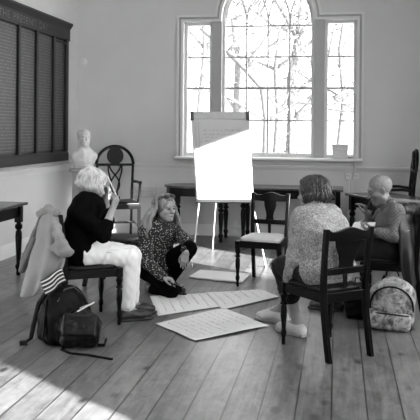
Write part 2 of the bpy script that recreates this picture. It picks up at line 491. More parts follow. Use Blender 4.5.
def m_print():
    m, t, b = nt('pale_printed_canvas')
    f = noise_tex(t, 9, 5, 0.65, dist=1.8); f2 = noise_tex(t, 26, 3, 0.6, dist=1.0)
    mx = t.nodes.new('ShaderNodeMath'); mx.operation = 'MULTIPLY_ADD'; t.links.new(f2, mx.inputs[0]); mx.inputs[1].default_value = 0.45; t.links.new(f, mx.inputs[2])
    t.links.new(ramp(t, mx.outputs[0], [(0.60, 0.05), (0.70, 0.17), (0.80, 0.30), (1.0, 0.42)]), b.inputs['Base Color']); setin(b, Roughness=0.7)
    return m
M['print'] = m_print()
def m_names():
    """gilded rows of worn names on a dark panel"""
    m, t, b = nt('panel_of_gilt_names')
    c = t.nodes.new('ShaderNodeTexCoord'); s_ = t.nodes.new('ShaderNodeSeparateXYZ'); t.links.new(c.outputs['Object'], s_.inputs[0])
    def mt(op, a, k):
        n = t.nodes.new('ShaderNodeMath'); n.operation = op
        for i, x in enumerate((a, k)):
            if isinstance(x, (int, float)): n.inputs[i].default_value = x
            else: t.links.new(x, n.inputs[i])
        return n.outputs[0]
    row = mt('MULTIPLY', s_.outputs[2], 26.0); fr = mt('FRACT', row, 0)
    line = mt('MULTIPLY', mt('GREATER_THAN', fr, 0.42), mt('LESS_THAN', fr, 0.74))
    cb = t.nodes.new('ShaderNodeCombineXYZ'); t.links.new(mt('MULTIPLY', s_.outputs[1], 42.0), cb.inputs[1]); t.links.new(mt('MULTIPLY', mt('FLOOR', row, 0), 7.31), cb.inputs[2])
    n = t.nodes.new('ShaderNodeTexNoise'); n.inputs['Scale'].default_value = 1.0; n.inputs['Detail'].default_value = 2; t.links.new(cb.outputs[0], n.inputs['Vector'])
    k = mt('MULTIPLY', line, mt('GREATER_THAN', n.outputs['Fac'], 0.47))
    g = noise_tex(t, 4, 4, stretch=(1, 4, 1))
    v = mt('ADD', mt('MULTIPLY', g, 0.03), mt('ADD', mt('MULTIPLY', k, 0.060), 0.006))
    rgb = t.nodes.new('ShaderNodeCombineColor')
    for i in range(3): t.links.new(v, rgb.inputs[i])
    t.links.new(rgb.outputs[0], b.inputs['Base Color']); setin(b, Roughness=0.45)
    return m
M['names'] = m_names()

# ------------------------------------------------------------------ the room
def holed_wall(name, outer, holes, fn, t, m):
    b = bmesh.new(); edges = []
    for loop in [outer] + holes:
        vs = [b.verts.new(fn(p[0], p[1], 0)) for p in loop]
        for i in range(len(vs)): edges.append(b.edges.new((vs[i], vs[(i + 1) % len(vs)])))
    bmesh.ops.triangle_fill(b, use_beauty=True, edges=edges)
    r = bmesh.ops.extrude_face_region(b, geom=b.faces[:])
    d = Vector(fn(0, 0, t)) - Vector(fn(0, 0, 0))
    bmesh.ops.translate(b, verts=[v for v in r['geom'] if isinstance(v, bmesh.types.BMVert)], vec=d)
    bmesh.ops.recalc_face_normals(b, faces=b.faces[:])
    me = bpy.data.meshes.new(name); b.to_mesh(me); b.free()
    return tag(link_mesh(name, me, m), kind='structure')

def struct(name, mb, m, smooth=30, bevel=0.0, parent=None):
    o = mb.build(name, m, parent, smooth, bevel)
    if parent is None: tag(o, kind='structure')
    return o

WX, WR, WZ = -0.99, 0.66, 3.09           # centre of the arch, its radius, its spring line
arc = [(WX + WR * math.cos(a), WZ + WR * math.sin(a)) for a in [PI * i / 28 for i in range(29)]]
hole = [(-2.20, 1.14), (0.25, 1.14), (0.25, 3.06), (WX + WR, 3.06)] + arc + [(WX - WR, 3.06), (-2.20, 3.06)]
holed_wall('wall_back', [(XL - 0.2, 0), (XR + 0.3, 0), (XR + 0.3, ZC), (XL - 0.2, ZC)], [hole], lambda a, b_, w: (a, YB + w, b_), 0.30, M['wall'])
holed_wall('wall_right', [(YF - 0.3, 0), (YB, 0), (YB, ZC), (YF - 0.3, ZC)],
           [[(a, c_), (b_, c_), (b_, d_), (a, d_)] for (a, b_, c_, d_) in RWIN], lambda a, b_, w: (XR + w, a, b_), 0.30, M['wall'])
struct('wall_left', MB().box((XL - 0.1, (YB + YF) / 2, ZC / 2), (0.2, YB - YF, ZC)), M['wall'])
struct('wall_front', MB().box(((XL + XR) / 2, YF - 0.15, ZC / 2), (XR - XL, 0.3, ZC)), M['wall'])
struct('floor', MB().box(((XL + XR) / 2, (YB + YF) / 2, -0.05), (XR - XL + 0.8, YB - YF + 0.8, 0.1)), M['floor'])
holed_wall('ceiling', [(XL - .2, YF - .3), (XR + .3, YF - .3), (XR + .3, YB + .3), (XL - .2, YB + .3)], [[(FILL_SKY[0], FILL_SKY[2]), (FILL_SKY[1], FILL_SKY[2]), (FILL_SKY[1], FILL_SKY[3]), (FILL_SKY[0], FILL_SKY[3])]], lambda a, b_, w: (a, b_, ZC + w), 0.2, M['ceiling'])

# skirting, dado rail, panel beneath the rail
def rail_profile(z, pts): return [(d, z + h) for d, h in pts]
SK = [(0, 0), (0.022, 0), (0.022, 0.125), (0.014, 0.14), (0.010, 0.158), (0, 0.158)]
DR = [(0, 0.93), (0.012, 0.93), (0.016, 0.955), (0.03, 0.97), (0.034, 0.985), (0.045, 0.992), (0.045, 1.012), (0.03, 1.02), (0, 1.02)]
struct('baseboard_back', MB().prism(SK, lambda a, b_, w: (XL + w, YB - a, b_), XR - XL), M['trim'])
struct('baseboard_left', MB().prism(SK, lambda a, b_, w: (XL + a, YF + w, b_), YB - 0.02 - YF), M['trim'])
struct('baseboard_right', MB().prism(SK, lambda a, b_, w: (XR - a, YF + w, b_), YB - 0.02 - YF), M['trim'])
struct('trim_1', MB().prism(DR, lambda a, b_, w: (XL + w, YB - a, b_), XR - XL), M['dado'])
struct('trim_2', MB().prism([(d * 0.8, z) for d, z in DR], lambda a, b_, w: (XL + a, YF + w, b_), YB - 0.05 - YF), M['dado'])

# the arched three-light window
win = bpy.data.objects.new('window_1', None); COL.objects.link(win); tag(win, kind='structure')
win.location = (WX, YB, 1.14)
WO = (WX, YB, 1.14)
def wpart(name, mb, m, smooth=35, bevel=0.0): return mb.build(name, m, win, smooth, bevel, WO)
def casing(off, w, d):
    """a moulding that runs round the whole opening: off outward from the opening, width w, depth d into the room"""
    def outline(o):
        R = WR + o; p = [(-2.20 - o, 1.12)]
        zt = 3.06 + o; p.append((-2.20 - o, zt))
        a0 = math.asin(max(-1, min(1, (zt - WZ) / R)))
        p.append((WX - R * math.cos(a0), zt))
        for i in range(1, 30):
            a = PI - a0 - (PI - 2 * a0) * i / 30; p.append((WX + R * math.cos(a), WZ + R * math.sin(a)))
        p += [(WX + R * math.cos(a0), zt), (0.25 + o, zt), (0.25 + o, 1.12)]
        return p
    A_in, A_out = outline(off), outline(off + w)
    mb = MB(); secs = []
    for (x0, z0), (x1, z1) in zip(A_in, A_out):
        secs.append([(x0, YB + 0.02, z0), (x0, YB - d, z0), (x1, YB - d, z1), (x1, YB + 0.02, z1)])
    return mb.loft(secs)
wpart('window_frame', casing(0.0, 0.035, 0.022), M['trim'])
wpart('window_frame', casing(0.035, 0.030, 0.008), M['mullion'])
wpart('window_frame', casing(0.065, 0.030, 0.034), M['trim'])
wpart('window_sill', MB().prism([(0.06, 1.085), (-0.11, 1.085), (-0.125, 1.095), (-0.125, 1.115), (-0.115, 1.125), (0.20, 1.142), (0.20, 1.085)], lambda a, b_, w: (-2.30 + w, YB + a, b_), 2.63), M['trim'])
GY = YB + 0.115
for xa, xb in ((-1.79, -1.645), (-0.335, -0.19)):
    wpart('mullion', MB().box(((xa + xb) / 2, YB + 0.12, 2.115), (xb - xa, 0.20, 1.95)), M['mullion'], bevel=0.01)
def rect_frame(x0, x1, z0, z1, w, y, d):
    mb = MB()
    mb.box(((x0 + w / 2), y, (z0 + z1) / 2), (w, d, z1 - z0)); mb.box(((x1 - w / 2), y, (z0 + z1) / 2), (w, d, z1 - z0))
    mb.box(((x0 + x1) / 2, y, z0 + w / 2), (x1 - x0 - 2 * w, d, w)); mb.box(((x0 + x1) / 2, y, z1 - w / 2), (x1 - x0 - 2 * w, d, w))
    return mb
ROWS = [3.00, 2.556, 2.11, 1.65]
for x0, x1 in ((-2.20, -1.79), (-0.19, 0.25)):
    wpart('sash', rect_frame(x0, x1, 1.14, 3.06, 0.042, GY, 0.05), M['trim'], bevel=0.004)
    mb = MB()
    for i, z in enumerate(ROWS[1:]):
        mb.box(((x0 + x1) / 2, GY, z), (x1 - x0 - 0.08, 0.03 if i != 1 else 0.05, 0.021 if i != 1 else 0.030))
    wpart('glazing_bar', mb, M['mullion'])
    wpart('pane', MB().box(((x0 + x1) / 2, GY + 0.006, 2.10), (x1 - x0 - 0.07, 0.004, 1.86)), M['glass'])
# centre light
mb = MB(); w = 0.04; xl, xr = WX - WR + 0.005, WX + WR - 0.005
mb.box((xl + w / 2, GY, 2.115), (w, 0.05, 1.95)); mb.box((xr - w / 2, GY, 2.115), (w, 0.05, 1.95)); mb.box((WX, GY, 1.165), (xr - xl - 2 * w, 0.05, 0.05))
secs = []
for i in range(41):
    a = PI * i / 40; ca, sa = math.cos(a), math.sin(a); r0, r1 = WR - 0.045, WR - 0.003
    secs.append([(WX + r0 * ca, GY - 0.025, WZ + r0 * sa), (WX + r1 * ca, GY - 0.025, WZ + r1 * sa), (WX + r1 * ca, GY + 0.025, WZ + r1 * sa), (WX + r0 * ca, GY + 0.025, WZ + r0 * sa)])
mb.loft(secs)
wpart('sash', mb, M['trim'])
mb = MB(); iw = (2 * (WR - 0.045)); x0 = WX - iw / 2
for i, z in enumerate(ROWS):
    mb.box((WX, GY, z), (iw, 0.03 if i != 2 else 0.055, 0.021 if i != 2 else 0.034))
for k in (1, 2, 3): mb.box((x0 + iw * k / 4, GY + 0.001, 2.13), (0.020, 0.028, 1.92))
for k in range(5):                                # interlacing tracery in the head
    for sg in (-1, 1):
        R = 0.80; cx = x0 + iw * k / 4 + sg * R; pts = []
        for j in range(40):
            a = j * 0.035
            px, pz = cx - sg * R * math.cos(a), WZ - 0.06 + R * math.sin(a)
            if (px - WX) ** 2 + max(0, pz - WZ) ** 2 > (WR - 0.04) ** 2 and j > 0: break
            pts.append((px, GY + 0.002 * sg, pz))
        if len(pts) > 3: mb.tube(pts, 0.011, 6)
wpart('glazing_bar', mb, M['mullion'])
gl = [(xl + 0.02, 1.17), (xr - 0.02, 1.17)] + [(WX + (WR - 0.02) * math.cos(a), WZ + (WR - 0.02) * math.sin(a)) for a in [PI * i / 32 for i in range(33)]]
wpart('pane', MB().prism(gl, lambda a, b_, w_: (a, GY + 0.004 + w_, b_), 0.004), M['glass'])

for n_, (a, b_, c_, d_) in enumerate(RWIN):
    fr = MB()
    for y0, y1, z0, z1 in ((a, a + 0.05, c_, d_), (b_ - 0.05, b_, c_, d_), (a + 0.05, b_ - 0.05, c_, c_ + 0.05), (a + 0.05, b_ - 0.05, d_ - 0.05, d_)):
        fr.box((XR + 0.15, (y0 + y1) / 2, (z0 + z1) / 2), (0.06, y1 - y0, z1 - z0))
    f = struct('window_%d' % (n_ + 2), fr, M['trim'])
    MB().box((XR + 0.15, (a + b_) / 2, (c_ + d_) / 2), (0.004, b_ - a - 0.1, d_ - c_ - 0.1)).build('pane', M['glass'], f)

fr = MB(); xm = (FILL_SKY[0] + FILL_SKY[1]) / 2
for x in (FILL_SKY[0] + .04, xm, FILL_SKY[1] - .04): fr.box((x, (FILL_SKY[2] + FILL_SKY[3]) / 2, ZC + .17), (.08, FILL_SKY[3] - FILL_SKY[2], .06))
for k in range(5): fr.box((xm, FILL_SKY[2] + .04 + (FILL_SKY[3] - FILL_SKY[2] - .08) * k / 4, ZC + .171), (FILL_SKY[1] - FILL_SKY[0], .08, .055))
f = struct('window_9', fr, M['trim'])  # unseen skylight, added to fill the room with daylight
MB().box((xm, (FILL_SKY[2] + FILL_SKY[3]) / 2, ZC + .17), (FILL_SKY[1] - FILL_SKY[0], FILL_SKY[3] - FILL_SKY[2], .005)).build('pane', M['glass'], f)

# ------------------------------------------------------------------ trees outside
def grow(mb, rng, p, d, L, r, depth, leaves=None, spread=0.5):
    n = 5; pts = [Vector(p)]; rad = [r]; d = Vector(d).normalized()
    for i in range(n):
        d = (d + Vector((rng.gauss(0, .10), rng.gauss(0, .10), rng.gauss(0, .08) + 0.02))).normalized()
        pts.append(pts[-1] + d * (L / n)); rad.append(r * (1 - 0.38 * (i + 1) / n))
    mb.tube(pts, rad, 6 if depth < 3 else 4, cap=True)
    if depth >= 7: return
    k = 3 if depth < 6 else 2
    for i in range(k):
        q = pts[-1] if i == 0 else pts[rng.randint(2, n)]
        ax = Vector((rng.gauss(0, 1), rng.gauss(0, .6), rng.gauss(0, .7))).normalized()
        nd = (d + ax * spread * (0.6 if i == 0 else 1.5)).normalized()
        grow(mb, rng, q, nd, L * rng.uniform(.62, .82), r * (0.62 if i == 0 else .45), depth + 1, leaves, spread)
def tree(label, base, trunk, seed, ivy=0, spread=.5, r=.13):
    rng = random.Random(seed)
    t = thing('bare_tree', label, 'tree', base, 0, 'bare trees outside the window')
    O = Vector(base); mb = MB()
    pts = [Vector(p) - O for p in trunk]
    mb.tube([Vector((0, 0, 0))] + pts, [r * 1.2] + [r * (1 - .35 * i / len(pts)) for i in range(len(pts))], 8)
    for i in range(7):
        q = pts[-1] if i < 2 else pts[rng.randint(1, len(pts) - 1)]
        sg = -1 if i % 2 else 1
        grow(mb, rng, q, (sg * rng.uniform(.5, 1), rng.uniform(-.4, .4), rng.uniform(.25, 1.0)), rng.uniform(1.0, 1.6), r * .50, 2, None, spread)
    mb.build('trunk', M['bark'], t, 180)
    if ivy:
        lf = MB()
        for i in range(ivy):
            k = rng.random() * (len(pts) - 1); a = pts[int(k)].lerp(pts[min(int(k) + 1, len(pts) - 1)], k % 1)
            c = a + Vector((rng.gauss(0, .16), rng.gauss(0, .16), rng.gauss(0, .15))); s_ = rng.uniform(.02, .05)
            R_ = Matrix.Rotation(rng.uniform(0, 6.28), 3, Vector((rng.gauss(0, 1), rng.gauss(0, 1), rng.gauss(0, 1))).normalized())
            lf.add([c + R_ @ Vector(q) * s_ for q in ((-1, 0, 0), (0, -.7, .2), (1.2, 0, 0), (0, .7, .2))], [(0, 1, 2, 3)])
        lf.build('ivy', M['leafy'], t, None)
tree('bare forked tree outside the window, its trunk near the middle of the panes', (-1.45, 17.0, -2.5), [(-1.673, 17.000, 0.984), (-1.655, 17.000, 1.741), (-1.755, 17.000, 2.498), (-2.188, 17.000, 2.975), (-2.600, 17.000, 3.360)], 3, 60, r=.10)
tree('ivy-clad bare tree outside the window, right of the forked tree', (-0.9, 18.5, -2.5), [(-1.204, 18.500, 0.868), (-1.160, 18.500, 1.764), (-1.194, 18.500, 2.787), (-1.023, 18.500, 3.808), (-0.879, 18.500, 4.827)], 8, 900, r=.13)
tree('far bare tree outside, seen between the forked tree and the ivy-clad one', (-1.6, 23.0, -2.5), [(-1.942, 23.000, 0.700), (-1.858, 23.000, 2.137), (-1.963, 23.000, 3.414), (-1.814, 23.000, 4.689)], 44, 0, r=.12)
tree('far bare tree outside, behind the flip chart and the middle panes', (-3.4, 24.0, -2.5), [(-3.236, 24.000, 0.647), (-3.383, 24.000, 2.159), (-3.328, 24.000, 3.841), (-3.509, 24.000, 5.189)], 57, 0, r=.12)
tree('slim bare tree outside the left window light', (-4.0, 19.5, -2.5), [(-3.853, 19.500, 0.796), (-3.753, 19.500, 2.314), (-3.623, 19.500, 3.691), (-3.689, 19.500, 4.932)], 21, 120, r=.08)
tree('slim bare tree outside the right window light', (0.6, 20.0, -2.5), [(0.005, 20.000, 0.832), (0.155, 20.000, 2.337), (0.037, 20.000, 3.703), (0.190, 20.000, 4.794)], 31, 160, r=.08)

t = thing('sun_blocking_evergreen', 'narrow dark evergreen shape added outside to block sun from a side window', 'tree', (9.0, -1.15, -2.5))
rng = random.Random(12); mb = MB()  # unseen tree, added to keep sun out of the middle side window
mb.tube([(0, 0, 0), (0, 0, 3), (0, 0, 8.5)], [.14, .1, .03], 8); mb.build('trunk', M['bark'], t, 60)
mb = MB()
mb.lathe([(2.6, .1), (3.4, .8), (5.0, .98), (7.0, .96), (8.6, .7), (9.8, .04)], (0, 0, 0), 18)
for i in range(1500):
    z = rng.uniform(2.7, 9.3); rr = 1.02 * (1 if z < 7.5 else max(.1, (9.5 - z) / 2)) * rng.uniform(.7, 1.08); a = rng.uniform(0, 6.28)
    c = Vector((rr * math.cos(a), rr * math.sin(a), z)); o_ = Vector((math.cos(a), math.sin(a), 0)); s_ = rng.uniform(.06, .14); w_ = Vector((-math.sin(a), math.cos(a), 0))
    mb.add([c - w_ * s_ * .5, c + o_ * s_ * .3 + w_ * 0, c + w_ * s_ * .5, c + o_ * s_ * .8 + Vector((0, 0, s_ * 1.6))], [(0, 1, 3), (1, 2, 3), (0, 3, 2)])
mb.build('foliage', M['leafy'], t, None)

# ------------------------------------------------------------------ honours board on the left wall
Y0, Y1 = 6.85, 9.58
hb = thing('honours_board', 'dark wooden honours board with columns of gilt names on the left wall', 'board', (XL, Y0, 1.07))
HO = (XL, Y0, 1.07)
MB().box((XL + 0.02, (Y0 + Y1) / 2, 2.02), (0.04, Y1 - Y0, 1.90)).build('backboard', M['board'], hb, 30, 0, HO)
divs = [6.90, 7.46, 8.02, 8.53, 9.08, 9.54]
for i in range(5):
    a, b_ = divs[i] + 0.03, divs[i + 1] - 0.03
    MB().box((XL + 0.046, (a + b_) / 2, 1.97), (0.012, b_ - a, 1.50)).build('name_panel', M['names'], hb, 30, 0, HO)
for i, y in enumerate(divs):
    wdt = 0.06 if i < 5 else 0.10
    MB().box((XL + 0.055, y, 1.98), (0.05, wdt, 1.56)).build('divider', M['board'], hb, 30, 0.006, HO)
MB().prism([(0.04, 1.07), (0.09, 1.07), (0.09, 1.17), (0.07, 1.20), (0.04, 1.20)], lambda a, b_, w: (XL + a, Y0 + w, b_), Y1 - Y0).build('bottom_rail', M['board'], hb, 30, 0, HO)
MB().prism([(0.04, 2.74), (0.075, 2.74), (0.075, 2.90), (0.085, 2.91), (0.115, 2.955), (0.12, 2.96), (0.12, 2.985), (0.0, 2.985), (0.0, 2.9)], lambda a, b_, w: (XL + a, Y0 + w, b_), Y1 + 0.06 - Y0).build('cornice', M['board'], hb, 30, 0, HO)
MB().box((XL + 0.060, (divs[4] + divs[5]) / 2, 2.70), (0.03, 0.42, 0.03)).build('moulding', M['board'], hb, 30, 0.005, HO)
def word_mesh(txt, size=0.125):
    fc = bpy.data.curves.new('heading', 'FONT'); fc.body = txt; fc.size = size; fc.extrude = 0.002; fc.space_character = 1.12
    fo = bpy.data.objects.new('tmp_heading', fc); COL.objects.link(fo)
    me = bpy.data.meshes.new_from_object(fo.evaluated_get(bpy.context.evaluated_depsgraph_get()))
    bpy.data.objects.remove(fo)
    return me
for txt, ya, yb in (('THE', 7.47, 7.735), ('PRESENT', 7.83, 8.475), ('DAY', 8.57, 8.83)):
    me = word_mesh(txt); xs = [v.co.x for v in me.vertices]; k = (yb - ya) / (max(xs) - min(xs))
    for v in me.vertices:
        x, y, z = v.co; v.co = (0.077 + z, ya - Y0 + (x - min(xs)) * k, 2.778 - 1.07 + y)
    link_mesh('gilt_lettering', me, M['gilt'], hb)['label'] = 'gilt capital lettering'

# ------------------------------------------------------------------ small wall fittings
t = thing('wall_sensor', 'small round white sensor on the wall beside the honours board', 'sensor', (-3.70, YB, 2.49))
MB().prism([(0.05 * math.cos(2 * PI * i / 20), 0.062 * math.sin(2 * PI * i / 20)) for i in range(20)], lambda a, b_, w: (a, -w, b_), 0.022).build('back_plate', M['socket'], t, 40, 0.004)
MB().prism([(0.03 * math.cos(2 * PI * i / 20), 0.04 * math.sin(2 * PI * i / 20)) for i in range(20)], lambda a, b_, w: (a, -0.022 - w, b_), 0.02).build('dome', M['wall'], t, 40, 0.006)
for k, (x, lab) in enumerate(((0.145, 'white double socket under the window, left one of the pair'), (0.245, 'white wall switch box under the window, right one of the pair'))):
    t = thing('wall_socket', lab, 'socket', (x, YB, 0.88), 0, 'wall sockets under the window')
    MB().box((0, -0.018, 0), (0.086, 0.036, 0.086)).build('back_box', M['socket'], t, 30, 0.005)
    MB().box((0, -0.039, 0), (0.078, 0.006, 0.078)).build('face_plate', M['trim'], t, 30, 0.002)
    MB().box((-0.015, -0.044, 0.012), (0.012, 0.006, 0.02)).box((0.015, -0.044, 0.012), (0.012, 0.006, 0.02)).build('rocker', M['clip'], t, 30)
cd = MB().tube([(0.155, YB - 0.012, 0.16), (0.155, YB - 0.012, 0.835)], 0.010).tube([(0.235, YB - 0.012, 0.16), (0.235, YB - 0.012, 0.835)], 0.010)
o = cd.build('cable_conduit', M['socket'], None, 60, 0, (0.19, YB - 0.012, 0.16)); tag(o, 'thin white conduit running down the wall below the sockets', 'conduit')
o = MB().tube([(0.235, YB - 0.06, 0.925), (0.235, YB - 0.06, 1.08)], 0.009).build('cable_trunking', M['socket'], None, 60, 0, (0.235, YB - 0.06, 0.925)); tag(o, 'short white trunking between the socket and the window sill', 'conduit')
t = thing('wall_vent', 'long low white vent on the back wall behind the carved armchair', 'vent', (-2.78, YB, 0.60))
MB().box((0, -0.02, 0), (0.36, 0.04, 0.10)).build('casing', M['trim'], t, 30, 0.006)
mb = MB()
for k in range(4): mb.box((0, -0.043, -0.03 + 0.02 * k), (0.32, 0.006, 0.008))
mb.build('grille', M['mullion'], t)
t = thing('storage_box', 'stack-like white box standing on the window sill', 'box', (0.030, 10.100, 1.130))
MB().box((0, 0.02, 0.055), (0.21, 0.11, 0.11)).build('lower_box', M['socket'], t, 30, 0.006)
MB().box((0.0, 0.02, 0.135), (0.22, 0.115, 0.05)).build('upper_box', M['trim'], t, 30, 0.006)
MB().box((0.0, 0.02, 0.178), (0.225, 0.12, 0.035)).build('lid', M['socket'], t, 30, 0.006)
t = thing('sticky_tape_roll', 'small dark roll on the window sill beside the white box', 'roll', (0.172, 10.080, 1.137))
MB().lathe([(0, 0.035), (0.022, 0.035), (0.022, 0.02), (0, 0.02)], (0, 0, 0.0), 16).build('tape', M['clip'], t, 40)
MB().lathe([(0.004, 0.0195), (0.019, 0.0195), (0.019, 0.015), (0.004, 0.015)], (0, 0, 0.0), 16).build('core', M['darkmetal'], t, 40)

# ------------------------------------------------------------------ chairs and tables
def turned(L, r, n=14):
    """profile of a turned leg from the foot (0) to the square block (L)"""
    return [(0, r * .55), (.02, r * .62), (.05, r * .55), (.07, r * .85), (.09, r * .9), (.11, r * .62), (.15, r * .72), (L * .55, r * 1.0), (L * .72, r * .92), (L * .76, r * .7),
            (L * .78, r * 1.12), (L * .81, r * 1.12), (L * .83, r * .72), (L * .88, r * .9), (L * .93, r * 1.15), (L * .96, r * 1.15), (L * .975, r * .85), (L, r * .85)]
def side_chair(label, loc, face, group='dark dining chairs', seat='leather', splat='vase', w=0.40):
    """a dark dining chair; built facing -Y, then turned so that it faces `face`"""
    rz = math.atan2(face[1], face[0]) + PI / 2
    t = thing('dining_chair', label, 'chair', loc, rz, group)
    hw, hb = w / 2, w / 2 - 0.035
    for s_ in (-1, 1):
        l = MB().lathe(turned(0.37, 0.024), (s_ * (hw - .005), -0.20, 0.0), 12)
        l.box((s_ * (hw - .005), -0.20, 0.405), (0.044, 0.044, 0.075)); l.build('leg', M['wood'], t, 40)
    def rear(s_):
        pts = [(0.285, 0.0), (0.262, 0.12), (0.235, 0.28), (0.222, 0.42), (0.225, 0.52), (0.240, 0.68), (0.268, 0.875)]
        secs = []
        for y, z in pts:
            a = 0.017 if z > 0.1 else 0.016; b_ = 0.021 if z < 0.6 else 0.017
            x = s_ * (hb + 0.012 * max(0, (z - 0.45) / 0.43))
            secs.append([(x - a, y - b_, z), (x + a, y - b_, z), (x + a, y + b_, z), (x - a, y + b_, z)])
        return MB().loft(secs)
    for s_ in (-1, 1):
        rear(s_).build('leg', M['wood'], t, 30, 0.004)
    # seat rails
    MB().box((0, -0.20, 0.41), (2 * hw - .05, 0.028, 0.065)).build('seat_rail', M['wood'], t, 30, 0.004)
    MB().box((0, 0.222, 0.41), (2 * hb - .03, 0.026, 0.065)).build('seat_rail', M['wood'], t, 30, 0.004)
    for s_ in (-1, 1):
        MB().prism([(hw - .018, -0.18), (hw + .008, -0.18), (hb + .012, 0.205), (hb - .014, 0.205)], lambda a, b_, w_: (s_ * a, b_, 0.378 + w_), 0.065).build('seat_rail', M['wood'], t, 30, 0.004)
    # drop-in seat with a domed top
    n = 12; secs = []
    def ring(i, z):
        q = []
        for k in range(40):
            a = 2 * PI * k / 40; cx, sy = math.cos(a), math.sin(a)
            e = 0.32; x = math.copysign(abs(cx) ** e, cx); y = math.copysign(abs(sy) ** e, sy)
            yy = 0.005 + y * (0.212 * i); ww = (hw - .004) + ((hb - .004) - (hw - .004)) * (yy + 0.2) / 0.42
            q.append((x * ww * i, yy, z))
        return q
    secs = [ring(0.98, 0.440), ring(1.0, 0.452), ring(0.985, 0.466), ring(0.93, 0.474), ring(0.75, 0.481), ring(0.45, 0.485), ring(0.15, 0.486)]
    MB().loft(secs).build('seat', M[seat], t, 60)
    # crest rail: shaped top edge, slightly bowed
    top = []; W_ = hb + 0.022
    N = 24
    secs = []
    for i in range(N + 1):
        u = -1 + 2 * i / N; x = u * W_; c_ = math.cos(u * PI / 2)
        zt = 0.868 + 0.014 * math.cos(u * PI * 1.5) * (1 if abs(u) < .99 else .5) + 0.008 * (1 if abs(u) > .8 else 0); zb = 0.785 + 0.012 * abs(u)
        y = 0.258 + 0.02 * c_
        secs.append([(x, y - 0.014 - .005, zb), (x, y - 0.014 + 0.006, zt), (x, y + 0.014 + 0.006, zt), (x, y + 0.014 - .005, zb)])
    MB().loft(secs).build('crest_rail', M['wood'], t, 50, 0.004)
    MB().box((0, 0.231, 0.585), (2 * hb - .02, 0.022, 0.048)).build('back_rail', M['wood'], t, 30, 0.005)
    # splat between the rails: broad at the top, drawn in below
    if splat == 'vase': P_ = [(0.045, 0.60), (0.036, 0.64), (0.042, 0.68), (0.062, 0.74), (0.07, 0.80)]
    else: P_ = [(0.060, 0.60), (0.058, 0.64), (0.072, 0.69), (0.10, 0.75), (0.115, 0.80)]
    poly = [(x, z) for x, z in P_] + [(-x, z) for x, z in reversed(P_)]
    MB().prism(poly, lambda a, b_, w_: (a, 0.226 + (b_ - 0.6) * 0.17 + w_, b_), 0.014).build('splat', M['wood'], t, 30, 0.003)
    # lower back stay from the rail to the seat
    MB().box((0, 0.226, 0.515), (0.030, 0.016, 0.10)).build('splat', M['wood'], t, 30, 0.003)
    return t
side_chair('empty dark chair with a seat painted sunlit by the flip chart, facing the papers', (-0.715, 7.10, 0), (-0.16, -0.987), seat='glare_leather', w=0.42)
side_chair('dark chair seen from behind under the woman in the speckled sweater', (-0.085, 5.105, 0), (-0.616, 0.788), splat='wide', w=0.42)
side_chair('dark turned-leg chair with a coat over its back, under the woman in white trousers', (-1.955, 5.44, 0), (0.79, 0.61), w=0.44)
side_chair('dark chair under the man in the checked shirt, a jacket on its back', (0.44, 6.22, 0), (-0.985, 0.17))
side_chair('dark chair between the white-haired woman and the carved armchair, mostly hidden', (-2.08, 6.73, 0), (0.975, -0.22), w=0.42)

